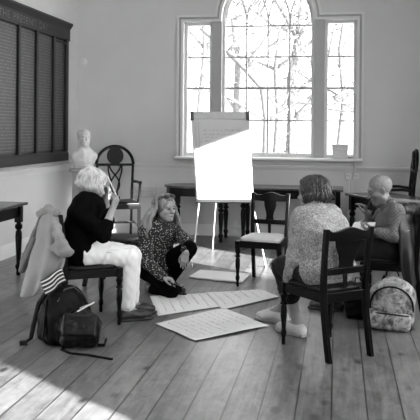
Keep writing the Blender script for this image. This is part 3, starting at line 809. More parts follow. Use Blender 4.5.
def carved_armchair(label, loc, face):
    rz = math.atan2(face[1], face[0]) + PI / 2
    t = thing('carved_armchair', label, 'armchair', loc, rz, 'tall carved armchairs')
    W_, SH = 0.27, 0.50
    for s_ in (-1, 1):
        MB().loft([[(s_ * (W_ - .005) + a * r, -0.24 + b_ * r, z) for a, b_ in ((-1, -1), (1, -1), (1, 1), (-1, 1))] for z, r in ((0, .017), (.2, .018), (.38, .022), (SH - .02, .024))]).build('leg', M['wood'], t, 30, 0.004)
        secs = [[(s_ * x + a * .017, y + b_ * .017, z) for a, b_ in ((-1, -1), (1, -1), (1, 1), (-1, 1))] for x, y, z in ((.235, .30, 0), (.235, .25, .3), (.235, .235, .5), (.245, .25, .8), (.255, .27, 1.0))]
        MB().loft(secs).build('leg', M['wood'], t, 30, 0.004)
        # arm with a curved end and support
        MB().tube([(s_ * .247, .248, .76), (s_ * .285, .10, .775), (s_ * .30, -.06, .77), (s_ * .30, -.14, .775), (s_ * .295, -.175, .76)], [.018, .018, .020, .024, .016], 8).build('arm', M['wood'], t, 60)
        MB().tube([(s_ * .272, -.10, .50), (s_ * .285, -.13, .58), (s_ * .296, -.10, .66), (s_ * .298, -.13, .765)], [.018, .016, .015, .018], 8).build('arm_support', M['wood'], t, 60)
        MB().box((s_ * .25, 0.01, .20), (.022, .50, .028)).build('stretcher', M['wood'], t, 30, 0.003)
    MB().box((0, 0.0, .215), (.48, .022, .028)).build('stretcher', M['wood'], t, 30, 0.003)
    MB().prism([(-W_ - .02, -.27), (W_ + .02, -.27), (.25, .24), (-.25, .24)], lambda a, b_, w_: (a, b_, SH - .075 + w_), .06).build('seat_frame', M['wood'], t, 30, 0.006)
    MB().loft([[(x * k, .0 + y * k - .01, z) for x, y in ((-.27, -.25), (.27, -.25), (.24, .23), (-.24, .23))] for k, z in ((1, SH - .015), (1.0, SH + .005), (.93, SH + .02), (.6, SH + .027))]).build('seat', M['leather'], t, 60, 0.006)
    # round-headed back
    zc = 1.005; ring = MB()
    pts = [(.262 * math.cos(a), .272 + .03 * math.sin(a), zc + .262 * math.sin(a)) for a in [PI * i / 24 for i in range(25)]]
    ring.tube(pts, .022, 8); ring.build('hoop', M['wood'], t, 60)
    MB().box((0, .272, zc), (.53, .026, .035)).build('back_rail', M['wood'], t, 30, 0.004)
    # carved centre roundel under a crown
    c = MB(); c.prism([(.118 * math.cos(a), zc + .125 + .125 * math.sin(a)) for a in [2 * PI * i / 28 for i in range(28)]], lambda a, b_, w_: (a, .262 + w_, b_), .026)
    c.prism([(.085 * math.cos(a), zc + .125 + .09 * math.sin(a)) for a in [2 * PI * i / 24 for i in range(24)]], lambda a, b_, w_: (a, .250 + w_, b_), .012)
    for k in range(10):
        a = 2 * PI * k / 10; c.prism([(.10 * math.cos(a) + .018 * math.cos(q), zc + .125 + .105 * math.sin(a) + .018 * math.sin(q)) for q in [2 * PI * j / 8 for j in range(8)]], lambda x, z, w_: (x, .252 + w_, z), .012)
    c.box((0, .275, zc + .24), (.20, .022, .03))
    c.build('carved_roundel', M['wood'], t, 40)
    # ribbon splat: two interlaced loops
    sp = MB()
    for s_ in (-1, 1):
        for amp, ph in ((.105, 0), (.052, 0)):
            pts = []
            for i in range(25):
                u = i / 24; z = .535 + u * (zc - .545)
                if amp > .1: x = s_ * (.022 + .100 * (u ** 1.5) * (1.0 - .25 * max(0, u - .8) / .2) + .020 * max(0, .18 - u) / .18)
                else: x = s_ * ((.062 * math.sin(PI * (u - .12) / .58) if .12 < u < .70 else (-.08 * math.sin(PI * min(.5, (u - .70) / .60)) if u >= .70 else 0)) + .002)
                pts.append((x, .245 + .025 * u + (.004 if amp > .1 else 0), z))
            sp.tube(pts, 0.0115, 6)
    sp.box((0, .243, .53), (.14, .02, .05))
    sp.build('ribbon_splat', M['wood'], t, 60)
    return t
carved_armchair('tall carved armchair with round openwork back in the corner by the plaster bust', (-3.01, 9.62, 0), (0.42, -0.907))
carved_armchair('tall dark armchair half out of frame behind the right-hand table', (0.70, 9.64, 0), (-1.0, 0.0))

def table_leg(mb, x, y, H, r=0.034):
    mb.lathe([(0, r * .6), (.03, r * .75), (.05, r * .6), (.08, r * .95), (.10, r * 1.0), (.12, r * .65), (.18, r * .75), (H * .55, r * 1.05), (H * .62, r * .95), (H * .65, r * .62), (H * .68, r * 1.15), (H * .72, r * 1.15), (H * .74, r * .7), (H * .76, r * .7)], (x, y, 0), 14)
    mb.box((x, y, H * .88), (r * 1.9, r * 1.9, H * .24 - .002))
    return mb
def long_table(label, loc, rz, L, D, H=0.75, apron=0.11, group='dark wooden tables'):
    """origin at the middle, on the floor; length along local X"""
    t = thing('side_table', label, 'table', loc, rz, group)
    MB().box((0, 0, H - .014), (L, D, .028)).build('tabletop', M['table'], t, 30, 0.006)
    for x in (-1, 1):
        for y in (-1, 1): table_leg(MB(), x * (L / 2 - .07), y * (D / 2 - .07), H - .03).build('leg', M['wood'], t, 40)
    for y in (-1, 1): MB().box((0, y * (D / 2 - .07), H - .03 - apron / 2), (L - .22, .022, apron)).build('apron', M['wood'], t, 30, 0.003)
    for x in (-1, 1): MB().box((x * (L / 2 - .07), 0, H - .03 - apron / 2), (.022, D - .22, apron)).build('apron', M['wood'], t, 30, 0.003)
    return t
long_table('dark turned-leg table against the left wall below the honours board', (-3.45, 6.02, 0), PI / 2, 2.06, 0.56, apron=0.12)
long_table('dark table against the back wall behind the empty chair', (-0.615, 9.77, 0), 0, 1.38, 0.62)
dx, dy = 0.49, -0.872
long_table('dark table with sunlit top behind the man with the notebook', (0.09 + dx * .8 - dy * .30, 9.0 + dy * .8 + dx * .30, 0), math.atan2(dy, dx), 1.62, 0.60, apron=0.13)
# the table with a bowed end, behind the flip chart
t = thing('side_table', 'dark bow-ended table against the back wall behind the flip chart', 'table', (-1.85, 9.77, 0), 0, 'dark wooden tables')
def bow(k, n=20):
    p = [(0.53 * 1 + (k - 1) * .3, -0.31 * k), (0.53 + (k - 1) * .3, 0.31 * k)]
    p += [(-0.14 - 0.38 * k * math.sin(PI * i / n), 0.31 * k * math.cos(PI * i / n)) for i in range(n + 1)]
    return p
MB().prism(bow(1.0), lambda a, b_, w_: (a, b_, .722 + w_), .028).build('tabletop', M['table'], t, 30, 0.006)
MB().prism(bow(.93), lambda a, b_, w_: (a, b_, .612 + w_), .109).build('apron', M['wood'], t, 40, 0.003)
for x, y in ((-.36, -.0), (.31, -.22), (.31, .22), (-.36, .12)): table_leg(MB(), x, y, .60 / .76 * .78).build('leg', M['wood'], t, 40)

# ------------------------------------------------------------------ plaster bust on its pedestal
BX, BY = -3.38, 9.32
t = thing('pedestal', 'plain grey pedestal under the plaster bust', 'pedestal', (BX, BY, 0))
MB().box((0, 0, .05), (.34, .34, .10)).build('plinth', M['stone'], t, 30, 0.008)
MB().loft([[(x * r, y * r, z) for x, y in ((-1, -1), (1, -1), (1, 1), (-1, 1))] for z, r in ((.10, .14), (.93, .125))]).build('shaft', M['stone'], t, 30, 0.004)
MB().box((0, 0, .955), (.33, .30, .05)).build('capital', M['stone'], t, 30, 0.008)
def head_prims(c, f, u, s=1.0, k=0.015, ears=True, jaw=1.0, nose=1.0):
    c = np.array(c, float); Fm = frame(f, u); f_, l_, u_ = Fm
    P = lambda a, b, d: c + s * (a * f_ + b * l_ + d * u_)
    o = [ell_(P(-.012, 0, .032), Fm, np.array([.098, .077, .088]) * s, k), ell_(P(.028, 0, -.035), Fm, np.array([.062, .062, .082]) * s, .03 * s)]
    o += [cap_(P(.012, .05 * jaw, -.06), P(.062, .012, -.098), .028 * s, .022 * s, .03 * s), cap_(P(.012, -.05 * jaw, -.06), P(.062, -.012, -.098), .028 * s, .022 * s, .03 * s)]
    o += [cap_(P(.072, 0, -.093), P(.074, 0, -.097), .018 * s, .018 * s, .02 * s)]
    for sd in (-1, 1):
        o.append(ell_(P(.097, sd * .030, -.004), Fm, np.array([.020, .019, .014]) * s, .012 * s, True))
    o += [cap_(P(.078, .035, .018), P(.084, -.035, .018), .014 * s, .014 * s, .018 * s)]
    o += [cap_(P(.086, 0, .008), P(.112 * (1 + .06 * (nose - 1)), 0, -.036), .0085 * s, .0125 * s, .012 * s)]
    for sd in (-1, 1):
        o += [cap_(P(.094, sd * .011, -.040), P(.098, sd * .012, -.040), .008 * s, .008 * s, .008 * s)]
        o += [ell_(P(.052, sd * .040, -.032), Fm, np.array([.030, .024, .022]) * s, .02 * s)]
        o += [ell_(P(.077, sd * .031, -.002), Fm, np.array([.0125, .0135, .0125]) * s, .004 * s)]
        if ears: o += [ell_(P(-.008, sd * .077, -.012), frame(f_ + .35 * l_ * -sd, u_), np.array([.020, .008, .031]) * s, .008 * s)]
    o += [cap_(P(.090, .017, -.0655), P(.090, -.017, -.0655), .0065 * s, .0065 * s, .010 * s), cap_(P(.088, .015, -.0745), P(.088, -.015, -.0745), .0075 * s, .0075 * s, .008 * s)]
    return o
def face_bits(parent, c, f, u, s, origin, brow='brow'):
    """eyes, eyebrows and lips as parts of the figure"""
    c = np.array(c, float); f_, l_, u_ = frame(f, u)
    P = lambda a, b, d: c + s * (a * f_ + b * l_ + d * u_) - np.array(origin)
    for sd in (-1, 1):
        mb = MB(); mb.loft([[P(.089 + q, sd * .031 + r * math.cos(a), -.002 + .62 * r * math.sin(a)) for a in [2 * PI * i / 12 for i in range(12)]] for q, r in ((-.006, .012), (-.001, .0115), (.003, .008), (.004, .001))])
        e = mb.build('eye', M['eye_white'], parent, 180)
        mb = MB(); mb.loft([[P(.0905 + q, sd * .031 + r * math.cos(a), -.002 + r * math.sin(a)) for a in [2 * PI * i / 12 for i in range(12)]] for q, r in ((-.002, .0075), (.0028, .0070), (.0040, .002))])
        mb.build('iris', M['iris'], e, 180)
        MB().tube([P(.091, sd * .014, .016), P(.096, sd * .028, .0215), P(.088, sd * .047, .0165)], [.0035, .005, .003], 6).build('eyebrow', M[brow], parent, 180)
    MB().tube([P(.093, .021, -.069), P(.0975, .008, -.0675), P(.0985, 0, -.069), P(.0975, -.008, -.0675), P(.093, -.021, -.069)], [.002, .0045, .0042, .0045, .002], 6, .8).tube([P(.092, .018, -.0725), P(.096, 0, -.0765), P(.092, -.018, -.0725)], [.002, .0055, .002], 6, .8).build('lips', M['lip'], parent, 180)
bf, bu = (0.62, -0.78, 0.0), (0, 0, 1)
bc = np.array((BX, BY - .02, 1.40))
pr = head_prims(bc, bf, bu, .95)
l_ = frame(bf, bu)[1]; f_ = frame(bf, bu)[0]
pr += [cap_(bc + (0, 0, -.08), bc + (0, 0, -.17) - .01 * f_, .055, .06, .03)]
ch = bc + np.array((0, 0, -.26)) - .01 * f_
for sd in (-1, 1):
    pr += [cap_(bc + np.array((0, 0, -.165)) + sd * .03 * l_, ch + sd * .125 * l_ + (0, 0, .0), .048, .058, .04), cap_(ch + sd * .12 * l_, ch + sd * .08 * l_ + np.array((0, 0, -.11)), .055, .045, .04)]
    pr += [cap_(bc + sd * .035 * l_ + .03 * f_ + (0, 0, -.15), ch + sd * .03 * l_ + .10 * f_ + np.array((0, 0, -.06)), .022, .018, .012)]
pr += [ell_(ch + np.array((0, 0, -.03)) + .02 * f_, frame(bf, bu), (.095, .13, .12), .05), box_(np.array((BX, BY, .995)), I3, (.10, .09, .01), .008, .02), cap_(ch + (0, 0, -.08), np.array((BX, BY, 1.0)), .10, .085, .04)]
# beard and hair masses cut in the plaster
pr += [ell_(bc + .05 * f_ + np.array((0, 0, -.085)), frame(bf, bu), (.045, .05, .05), .02), cap_(bc + .085 * f_ - .03 * l_ + np.array((0, 0, -.058)), bc + .085 * f_ + .03 * l_ + np.array((0, 0, -.058)), .012, .012, .01)]
for sd in (-1, 1): pr.append(ell_(bc - .03 * f_ + sd * .065 * l_ + np.array((0, 0, .03)), frame(bf, bu), (.06, .025, .055), .02))
o = sdf_obj('plaster_bust', pr, M['plaster'], None, .006, (.002, .05, 5), (BX, BY, .98))
tag(o, 'white plaster bust of a bearded man on a pedestal beside the honours board', 'bust')

# ------------------------------------------------------------------ flip chart
FB = Vector((-1.19, 8.05, 0))
fc_ = thing('flip_chart', 'white flip chart easel with a written sheet in front of the window', 'flip chart', FB)
FO = tuple(FB)
TL, TR, BL, BR = [Vector(p) for p in ((-1.694, 8.220, 1.721), (-1.018, 8.300, 1.725), (-1.581, 8.020, 0.706), (-0.934, 8.100, 0.714))]
def fpt(u, v, w=0.0):
    a = TL.lerp(TR, u); b_ = BL.lerp(BR, u); nrm = (TR - TL).cross(BL - TL).normalized()
    return a.lerp(b_, v) + nrm * (-w if nrm.y > 0 else w)
def fbox(u0, u1, v0, v1, w0, w1):
    c = [fpt(u, v, w) for w in (w0, w1) for u, v in ((u0, v0), (u1, v0), (u1, v1), (u0, v1))]
    return MB().add(c, [(0, 3, 2, 1), (4, 5, 6, 7), (0, 1, 5, 4), (1, 2, 6, 5), (2, 3, 7, 6), (3, 0, 4, 7)])
def fp(name, mb, m, b_=0.0): return mb.build(name, M[m], fc_, 40, b_, FO)
fp('backboard', fbox(0.0, 1.0, 0.0, 1.0, -0.028, -0.012), 'metal', 0.004)
fp('clamp_bar', fbox(0.0, 1.0, 0.0, 0.085, -0.010, 0.014), 'clip', 0.004)
for u in (-0.005, 0.945): fp('clamp_knob', fbox(u, u + 0.06, 0.0, 0.10, 0.014, 0.028), 'darkmetal', 0.004)
fp('pen_tray', fbox(0.0, 1.0, 0.985, 1.02, -0.03, 0.06), 'darkmetal', 0.004)
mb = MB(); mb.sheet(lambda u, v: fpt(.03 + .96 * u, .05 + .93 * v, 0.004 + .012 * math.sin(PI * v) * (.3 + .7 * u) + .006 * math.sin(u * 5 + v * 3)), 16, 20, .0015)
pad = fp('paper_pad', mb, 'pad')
rng = random.Random(5); wr = MB()
def scrawl(u0, u1, v, hgt, amp=1.0):
    u = u0
    while u < u1:
        wl = rng.uniform(.025, .10); pts = []
        n = int(wl / .008) + 2
        for i in range(n):
            q = u + wl * i / n
            pts.append(fpt(q, v + hgt * rng.uniform(-.5, .5) * amp, .026))
        wr.tube(pts, .0018, 4); u += wl + .028
for v, a, b_ in ((.215, .2, .80), (.262, .2, .78), (.335, .22, .58)): scrawl(a, b_, v, .020)
scrawl(.22, .42, .30, .018)
wr.tube([fpt(.155, .305, .026), fpt(.165, .312, .026)], .003, 4).tube([fpt(.155, .34, .026), fpt(.165, .347, .026)], .004, 4)
wr.build('handwriting', M['ink'], pad, 60, 0, FO)
fl_ = MB()
for k in range(6): 
    v = .42 + .075 * k; fl_.tube([fpt(.2 + .6 * i / 14 , v + .006 * rng.uniform(-1, 1), .026) for i in range(15)], .0012, 4)
fl_.build('ruled_line', M['inkfaint'], pad, 60, 0, FO)
wrm = MB().tube([fpt(.125, .12, .025), fpt(.127, .45, .027), fpt(.12, .72, .027)], .002, 4).tube([fpt(.07, .12, .025), fpt(.075, .4, .027)], .0015, 4); wrm.build('margin_line', M['ink'], pad, 60, 0, FO)
def leg(a, b_, r=0.0075): return MB().tube([a, b_], [r, r * .9], 10)
fp('leg', leg(fpt(.08, .9, -.03), (-1.558, 7.710, 0.005)), 'metal'); fp('leg', leg(fpt(.95, .9, -.03), (-0.771, 7.940, 0.005)), 'metal')
fp('leg', leg(fpt(.5, .2, -.04), (-1.552, 8.981, 0.005)), 'metal')
for p in ((-1.563, 7.735, 0.000), (-0.774, 7.966, 0.000), (-1.558, 9.010, 0.000)): fp('rubber_foot', MB().lathe([(0, .014), (.03, .014), (.035, .012)], p, 10), 'darkmetal')

# ------------------------------------------------------------------ papers on the floor
def floor_sheet(label, quad, z, seed, lines=9, curl=.006, name='flip_chart_sheet', thick=.0012):
    q = [Vector((x, y, 0)) for x, y in quad]; r = random.Random(seed)
    c = sum(q, Vector()) / 4; ph = [r.uniform(0, 6) for _ in range(4)]
    def fn(u, v, dz=0):
        p = q[0].lerp(q[1], u).lerp(q[3].lerp(q[2], u), v) - c
        h_ = curl * (.5 + .5 * math.sin(u * 7 + ph[0]) * math.sin(v * 5 + ph[1])) + curl * 1.5 * max(0, abs(u - .5) * 2 - .75) * abs(math.sin(v * 4 + ph[2]))
        return (p.x, p.y, z + .002 + h_ + dz)
    mb = MB().sheet(fn, 24, 18, thick)
    o = mb.build(name, M['paper'], None, 180); o.location = c
    tag(o, label, 'paper', 'flip chart sheets on the floor')
    if lines:
        wr = MB()
        for k in range(lines):
            v = .12 + .76 * k / max(1, lines - 1); u = .08; e = r.uniform(.55, .95)
            while u < e:
                w_ = r.uniform(.03, .10); n = max(3, int(w_ / .012))
                wr.tube([fn(u + w_ * i / n, v + r.uniform(-.012, .012), .0015) for i in range(n + 1)], .0016, 3); u += w_ + .03
        wr.build('handwriting', M['inkfaint'], o, None)
    return o
xy = lambda p: (p[0], p[1])
floor_sheet('white sheet of flip chart paper nearest the camera on the floorboards', [xy((-1.381, 5.437, 0.000)), xy((-0.997, 5.061, 0.000)), xy((-0.513, 5.558, 0.000)), xy((-0.940, 6.035, 0.000))], 0.006, 1, 10)
floor_sheet('long white sheet lying partly beneath the front sheet, by the kneeling woman', [xy((-1.665, 6.326, 0.000)), xy((-1.424, 5.670, 0.000)), xy((-0.860, 6.194, 0.000)), xy((-1.051, 6.619, 0.000))], 0.003, 2, 8)
floor_sheet('narrow white sheet running from the long sheet towards the sneaker', [xy((-1.202, 6.566, 0.000)), xy((-0.946, 5.966, 0.000)), xy((-0.514, 6.531, 0.000)), xy((-0.685, 6.781, 0.000))], 0.008, 3, 6, .004)
floor_sheet('white pad of paper on the floor behind the others, under the flip chart', [xy((-1.483, 7.188, 0.000)), xy((-0.921, 7.053, 0.000)), xy((-0.892, 7.469, 0.000)), xy((-1.441, 7.564, 0.000))], 0.010, 4, 0, .003, thick=.016)

# ------------------------------------------------------------------ people
V3 = lambda p: np.array(p, float)
def hand_prims(wrist, d, palm, thumb, curl=(25, 35, 25), s=1.0, spread=1.0, thumb_curl=0.3):
    """palm, four fingers of three bones each, and a thumb from the side of the palm"""
    w = V3(wrist); d = unit(d); t = unit(V3(thumb) - d * (V3(thumb) @ d)); n = unit(np.cross(d, t)); n = n if n @ V3(palm) > 0 else -n
    o = []
    lens = [.072, .080, .074, .058]; r0 = [.0088, .009, .0086, .0076]
    for i in range(4):
        off = (.030 - .0195 * i) * s
        kn = w + d * (.088 - .004 * abs(i - 1)) * s + t * off - n * .002
        o.append(cap_(w + d * .012 + t * off * .55, kn, .0135 * s, .0115 * s, .012))
        dd = unit(d + t * (.030 - .0195 * i) * 2.2 * spread); p = kn
        for j, fr in enumerate((.45, .31, .24)):
            a = math.radians(curl[j] * (1 + .08 * i))
            ax = dd * math.cos(a) + n * math.sin(a); dd = unit(ax)
            q = p + dd * lens[i] * fr * s
            o.append(cap_(p, q, r0[i] * s * (1 - .09 * j), r0[i] * s * (1 - .09 * (j + 1)), .004)); p = q
    b = w + d * .022 * s + t * .026 * s + n * .006
    m1 = b + (d * .030 + t * .026 + n * .012) * s; m2 = m1 + (d * .030 + t * (.014 - .02 * thumb_curl) + n * (.006 + .02 * thumb_curl)) * s; m3 = m2 + (d * .024 + t * (.003 - .02 * thumb_curl) + n * (.004 + .012 * thumb_curl)) * s
    o += [cap_(b, m1, .0145 * s, .0115 * s, .010), cap_(m1, m2, .0105 * s, .0095 * s, .004), cap_(m2, m3, .0095 * s, .0075 * s, .004)]
    return o

def torso_prims(J, off=0.0, k=.05, lo=0, slim=1.0):
    hl = unit(V3(J['hipL']) - V3(J['hipR'])); sl = unit(V3(J['shL']) - V3(J['shR']))
    pel = (V3(J['hipL']) + V3(J['hipR'])) / 2; sh = (V3(J['shL']) + V3(J['shR'])) / 2
    up = unit(sh - pel)
    waist = V3(J['waist']); chest = V3(J['chest'])
    hw = np.linalg.norm(V3(J['shL']) - V3(J['shR'])) / 2
    S = [(pel + up * .01, hl, .075, .108), (waist, unit(hl + sl), .060 * slim, .098 * slim), (chest, sl, .072 * slim, .104 * slim), (sh - up * .045, sl, hw * .55, .072)]
    o = []
    for i in range(lo, 3):
        for sd in (-1, 0, 1):
            (p, l1, w1, r1), (q, l2, w2, r2) = S[i], S[i + 1]
            o.append(cap_(p + sd * w1 * l1, q + sd * w2 * l2, r1 + off, r2 + off, k))
    for a in ('shL', 'shR'): o.append(cap_(sh - up * .02, V3(J[a]), .062 + off, .054 + off, .04))
    o.append(cap_(sh - up * .02, V3(J['neck']), .070 + off, .050 + off, .03))
    return o
def limb(J, a, b, r1, r2, off=0.0, fr=1.0, k=.02, fr0=0.0):
    A, B = V3(J[a]), V3(J[b]); A2 = A + (B - A) * fr0; B2 = A + (B - A) * fr
    return cap_(A2, B2, r1 + (r2 - r1) * fr0 + off, r1 + (r2 - r1) * fr + off, k)
def body_prims(J, s=1.0):
    o = torso_prims(J, slim=J.get('slim', 1.0) - .03, off=-.003)
    o += [cap_(V3(J['neck']) - (0, 0, .03), V3(J['head']) - .01 * unit(J['hf']) - .03 * unit(J['hu']), .052, .050, .03)]
    o += head_prims(J['head'], J['hf'], J['hu'], s, jaw=J.get('jaw', 1), nose=J.get('nose', 1), ears=J.get('ears', True))
    for e in 'LR':
        o += [limb(J, 'sh' + e, 'el' + e, .048, .039), limb(J, 'el' + e, 'wr' + e, .039, .026)]
        A, B = V3(J['el' + e]), V3(J['wr' + e]); o.append(cap_(A + (B - A) * .1, A + (B - A) * .35, .041, .039, .03))
        o += hand_prims(J['wr' + e], *J['hand' + e])
        o += [limb(J, 'hip' + e, 'kn' + e, .088, .058, k=.04), limb(J, 'kn' + e, 'an' + e, .056, .036, k=.03)]
        A, B = V3(J['kn' + e]), V3(J['an' + e])
        o.append(cap_(A + (B - A) * .15, A + (B - A) * .5, .054, .052, .03))
        if 'heel' + e in J: o += [cap_(J['heel' + e], J['an' + e], .032, .034, .02), cap_(J['heel' + e], J['ball' + e], .030, .032, .02), cap_(J['an' + e], J['ball' + e], .034, .028, .02), cap_(J['ball' + e], J['toe' + e], .032, .020, .02)]
    return o
def person(label, J, skin, origin, s=1.0, face=True, h=.005, brow='brow'):
    o = sdf_obj('person', body_prims(J, s), skin, None, h, None, origin)
    tag(o, label, 'person')
    if face: face_bits(o, J['head'], J['hf'], J['hu'], s, origin, brow)
    return o
def shoe(parent, J, e, m, origin, sole='sole', lace=True, off=.012, h=.0045):
    up = np.array((0, 0, 1.0)); H, B, T, An = [V3(J[k + e]) for k in ('heel', 'ball', 'toe', 'an')]
    pr = [cap_(H, B, .033 + off * .5, .034 + off * .5, .02), cap_(B, T, .034 + off * .5, .024 + off * .4, .02), cap_(H, An - up * .03, .032 + off, .030 + off, .02), cap_(An - up * .03, B, .030 + off, .030 + off * .8, .02)]
    s_ = sdf_obj('shoe', pr, m, parent, h, None, origin)
    d = unit((B - H) * (1, 1, 0)); l = np.cross(up, d)
    zb = min(H[2], B[2]) - .040
    def ring(z, k):
        L = [(-.042, .0), (-.036, .028), (.0, .036), (.10, .036), (.16, .043), (.205, .036), (.232, .012)]
        pts = L + [(a, -b) for a, b in reversed(L[1:])]
        tot = np.linalg.norm((T - H)[:2]) + .035
        return [tuple(H * (1, 1, 0) + d * (a * tot / .232 if a > 0 else a) * k + l * b * k - np.array(origin) + up * z) for a, b in pts]
    MB().loft([ring(zb, .97), ring(zb + .004, 1.02), ring(zb + .018, 1.02), ring(zb + .022, .98)]).build('shoe_sole', M[sole], s_, 50)
    if lace:
        mb = MB()
        for k in range(4):
            c = An + (B - An) * (.25 + .2 * k) + up * (.030 + off)
            mb.tube([c - l * .022 - up * .004 - np.array(origin), c + d * .006 + up * .003 - np.array(origin), c + l * .022 - up * .004 - np.array(origin)], .003, 5)
        mb.build('shoelace', M['shoe_black'] if m is M['shoe_black'] else M['white_cloth'], s_, 60)
    return s_
def locks(c, f, u, rad, n, seed, length, az0=0.0, spread=.02, r=.006, part=.15, drift=(0, 0, 0), wave=.008, fringe=62, end_in=0.0, maxpol=1.75, wl=.09, hairline=.9):
    """tapered locks combed from the crown over the skull, then hanging"""
    c = V3(c); f_, l_, u_ = frame(f, u); rng = random.Random(seed); mb = MB()
    for _ in range(n):
        az = rng.uniform(-PI, PI); rs = rng.uniform(.99, 1.10); ph = rng.uniform(0, 6.28); L = length * rng.uniform(.75, 1.08)
        sg = 1 if az >= 0 else -1
        az_end = az if abs(az) > math.radians(fringe) else sg * math.radians(fringe + rng.uniform(0, 18))
        sweep = 1.6 if hairline > .5 else 3.2
        p0 = rng.uniform(.02, .9 if abs(az) > 1.15 else hairline); pts = []
        side = rng.uniform(-1, 1)
        for i in range(9):
            pol = p0 + (maxpol - p0) * i / 8; q = i / 8; a = az + (az_end - az) * min(1, q * sweep)
            v = np.array([math.sin(pol) * math.cos(a), math.sin(pol) * math.sin(a), math.cos(pol)]) * np.array(rad) * rs
            p = c + f_ * v[0] + l_ * (v[1] + part * .0) + u_ * v[2]
            p = p + (f_ * math.sin(ph + i) + l_ * math.cos(ph * 2 + i)) * wave * .5
            pts.append(p)
        m = max(2, int(L / .03)); dd = V3(drift); end = pts[-1].copy(); out = unit((pts[-1] - c) * (1, 1, 0))
        for i in range(1, m + 1):
            q = i / m
            p = end + np.array((0, 0, -1.0)) * L * q + out * (spread * math.sin(q * 2.2) - end_in * q * q) + dd * q * (1 + .5 * side) + (l_ * math.sin(ph + q * L / wl * 6.28) + f_ * math.cos(ph + q * L / wl * 6.28)) * wave
            pts.append(p)
        k = len(pts); rr = [r * rng.uniform(.75, 1.2) * (.5 + .5 * min(1, 4 * i / k)) * (1 if i < k * .7 else max(.15, 1 - (i - k * .7) / (k * .32))) for i in range(k)]
        mb.tube(pts, rr, 5)
    return mb
def hair_cap(c, f, u, rad, cut=.055, k=.012):
    f_, l_, u_ = frame(f, u); c = V3(c)
    return [ell_(c + u_ * .030 - f_ * .014, frame(f, u), rad, .02), ell_(c + f_ * .135 - u_ * .075, frame(f, u), (.10, .085, .135), k, True)]
def shift(mb, origin):
    mb.v = [(x - origin[0], y - origin[1], z - origin[2]) for x, y, z in mb.v]; return mb

# ---- woman with white hair, seated on the left
O1 = (-1.95, 5.43, 0.0)
d1 = V3((.79, .61, 0)); l1 = V3((-.61, .79, 0)); up = V3((0, 0, 1.0))
pel = V3((-1.985, 5.40, .565))
J = dict(hipL=pel + l1 * .09, hipR=pel - l1 * .09, waist=pel + d1 * -.015 + up * .17, chest=pel + d1 * .055 + up * .33,
         neck=(-1.987, 5.480, 0.960), shR=(-1.974, 5.280, 0.871), shL=(-2.002, 5.680, 0.842), head=(-1.938, 5.530, 1.073), hf=(.80, .46, -.36), hu=(.33, .2, .92),
         elR=(-1.750, 5.240, 0.715), wrR=(-1.715, 5.360, 0.901), elL=(-1.877, 5.720, 0.758), wrL=(-1.858, 5.620, 0.958),
         ears=True, jaw=.9, slim=.93)
J['handR'] = ((.30, .12, .95), (-.8, .5, .1), (.3, .7, -.2), (45, 45, 30), .92)
J['handL'] = ((.05, -.06, 1.0), (-.7, -.6, .1), (-.7, .5, 0), (22, 35, 25), .92)
knR, knL = (-1.629, 5.500, 0.508), (-1.651, 5.660, 0.487)
J.update(knR=knR, knL=knL, anR=(-1.634, 5.500, 0.080), anL=(-1.654, 5.680, 0.075))
for e in 'RL':
    a = V3(J['an' + e]); a[2] = .095; J['an' + e] = a
    dd = unit(d1 * (.95, .75, 0))
    J['heel' + e] = a * (1, 1, 0) - dd * .035 + up * .047; J['ball' + e] = a * (1, 1, 0) + dd * .12 + up * .042; J['toe' + e] = a * (1, 1, 0) + dd * .18 + up * .040
w1 = person('person with white hair in a black top and white trousers, hands raised to face', J, M['skin'], O1, .98)
# black long-sleeved top
pr = torso_prims(J, .012, slim=.93)
for e in 'LR':
    pr += [limb(J, 'sh' + e, 'el' + e, .056, .050, .010, k=.035), limb(J, 'el' + e, 'wr' + e, .050, .046, .008, .34 if e == 'R' else .42)]
pr += [cap_(pel - d1 * .03 - l1 * .07, pel - d1 * .03 + l1 * .07, .128, .128, .04)]
sdf_obj('top', pr, M['black_cloth'], w1, .006, (.004, .10, 3), O1)
pr = [limb(J, 'hip' + e, 'kn' + e, .096, .070, .012, k=.03) for e in 'LR'] + [limb(J, 'kn' + e, 'an' + e, .070, .050, .012, .90) for e in 'LR'] + [cap_(J['hipL'], J['hipR'], .112, .112, .03)]
sdf_obj('trousers', pr, M['white_cloth'], w1, .006, (.004, .09, 11), O1)
for e in 'RL': shoe(w1, J, e, M['shoe_black'], O1, 'shoe_black')
hp = hair_cap(J['head'], J['hf'], J['hu'], (.114, .095, .106))
V, Q = sdf_mesh(hp, .006, (.004, .03, 2))
f_, l_, u_ = frame(J['hf'], J['hu'])
mb = locks(J['head'] + u_ * .025 - f_ * .012, J['hf'], J['hu'], (.110, .094, .100), 380, 4, .085, r=.0075, wave=.013, fringe=50, spread=.026, end_in=.03, wl=.06)
np_mesh('hair', V, Q, M['white_hair'], w1, O1, mb)
neckp = V3(J['neck'])
pr = [cap_(neckp + d1 * .055 + l1 * .03, neckp + d1 * .085 + l1 * .01 - up * .085, .028, .018, .02), cap_(neckp + d1 * .05 - l1 * .05 + up * .01, neckp + d1 * .09 - up * .03, .016, .016, .02), cap_(neckp - l1 * .062 + up * .015, neckp + d1 * .05 - l1 * .05 + up * .01, .014, .016, .02)]
sdf_obj('scarf', pr, M['white_cloth'], w1, .005, (.003, .04, 8), O1)
# pale rod for the arm of the glasses in her near hand
a, b_ = V3((-1.794, 5.470, 1.148)), V3((-1.696, 5.440, 0.971))
o = MB().tube([a, a + (b_ - a) * .06, b_], [.002, .0045, .005], 8).build('eyeglasses', M['white_cloth'], None, 60, 0, tuple((a + b_) / 2)); tag(o, 'slim pale pencil held in the raised hand of the white-haired woman', 'eyeglasses')

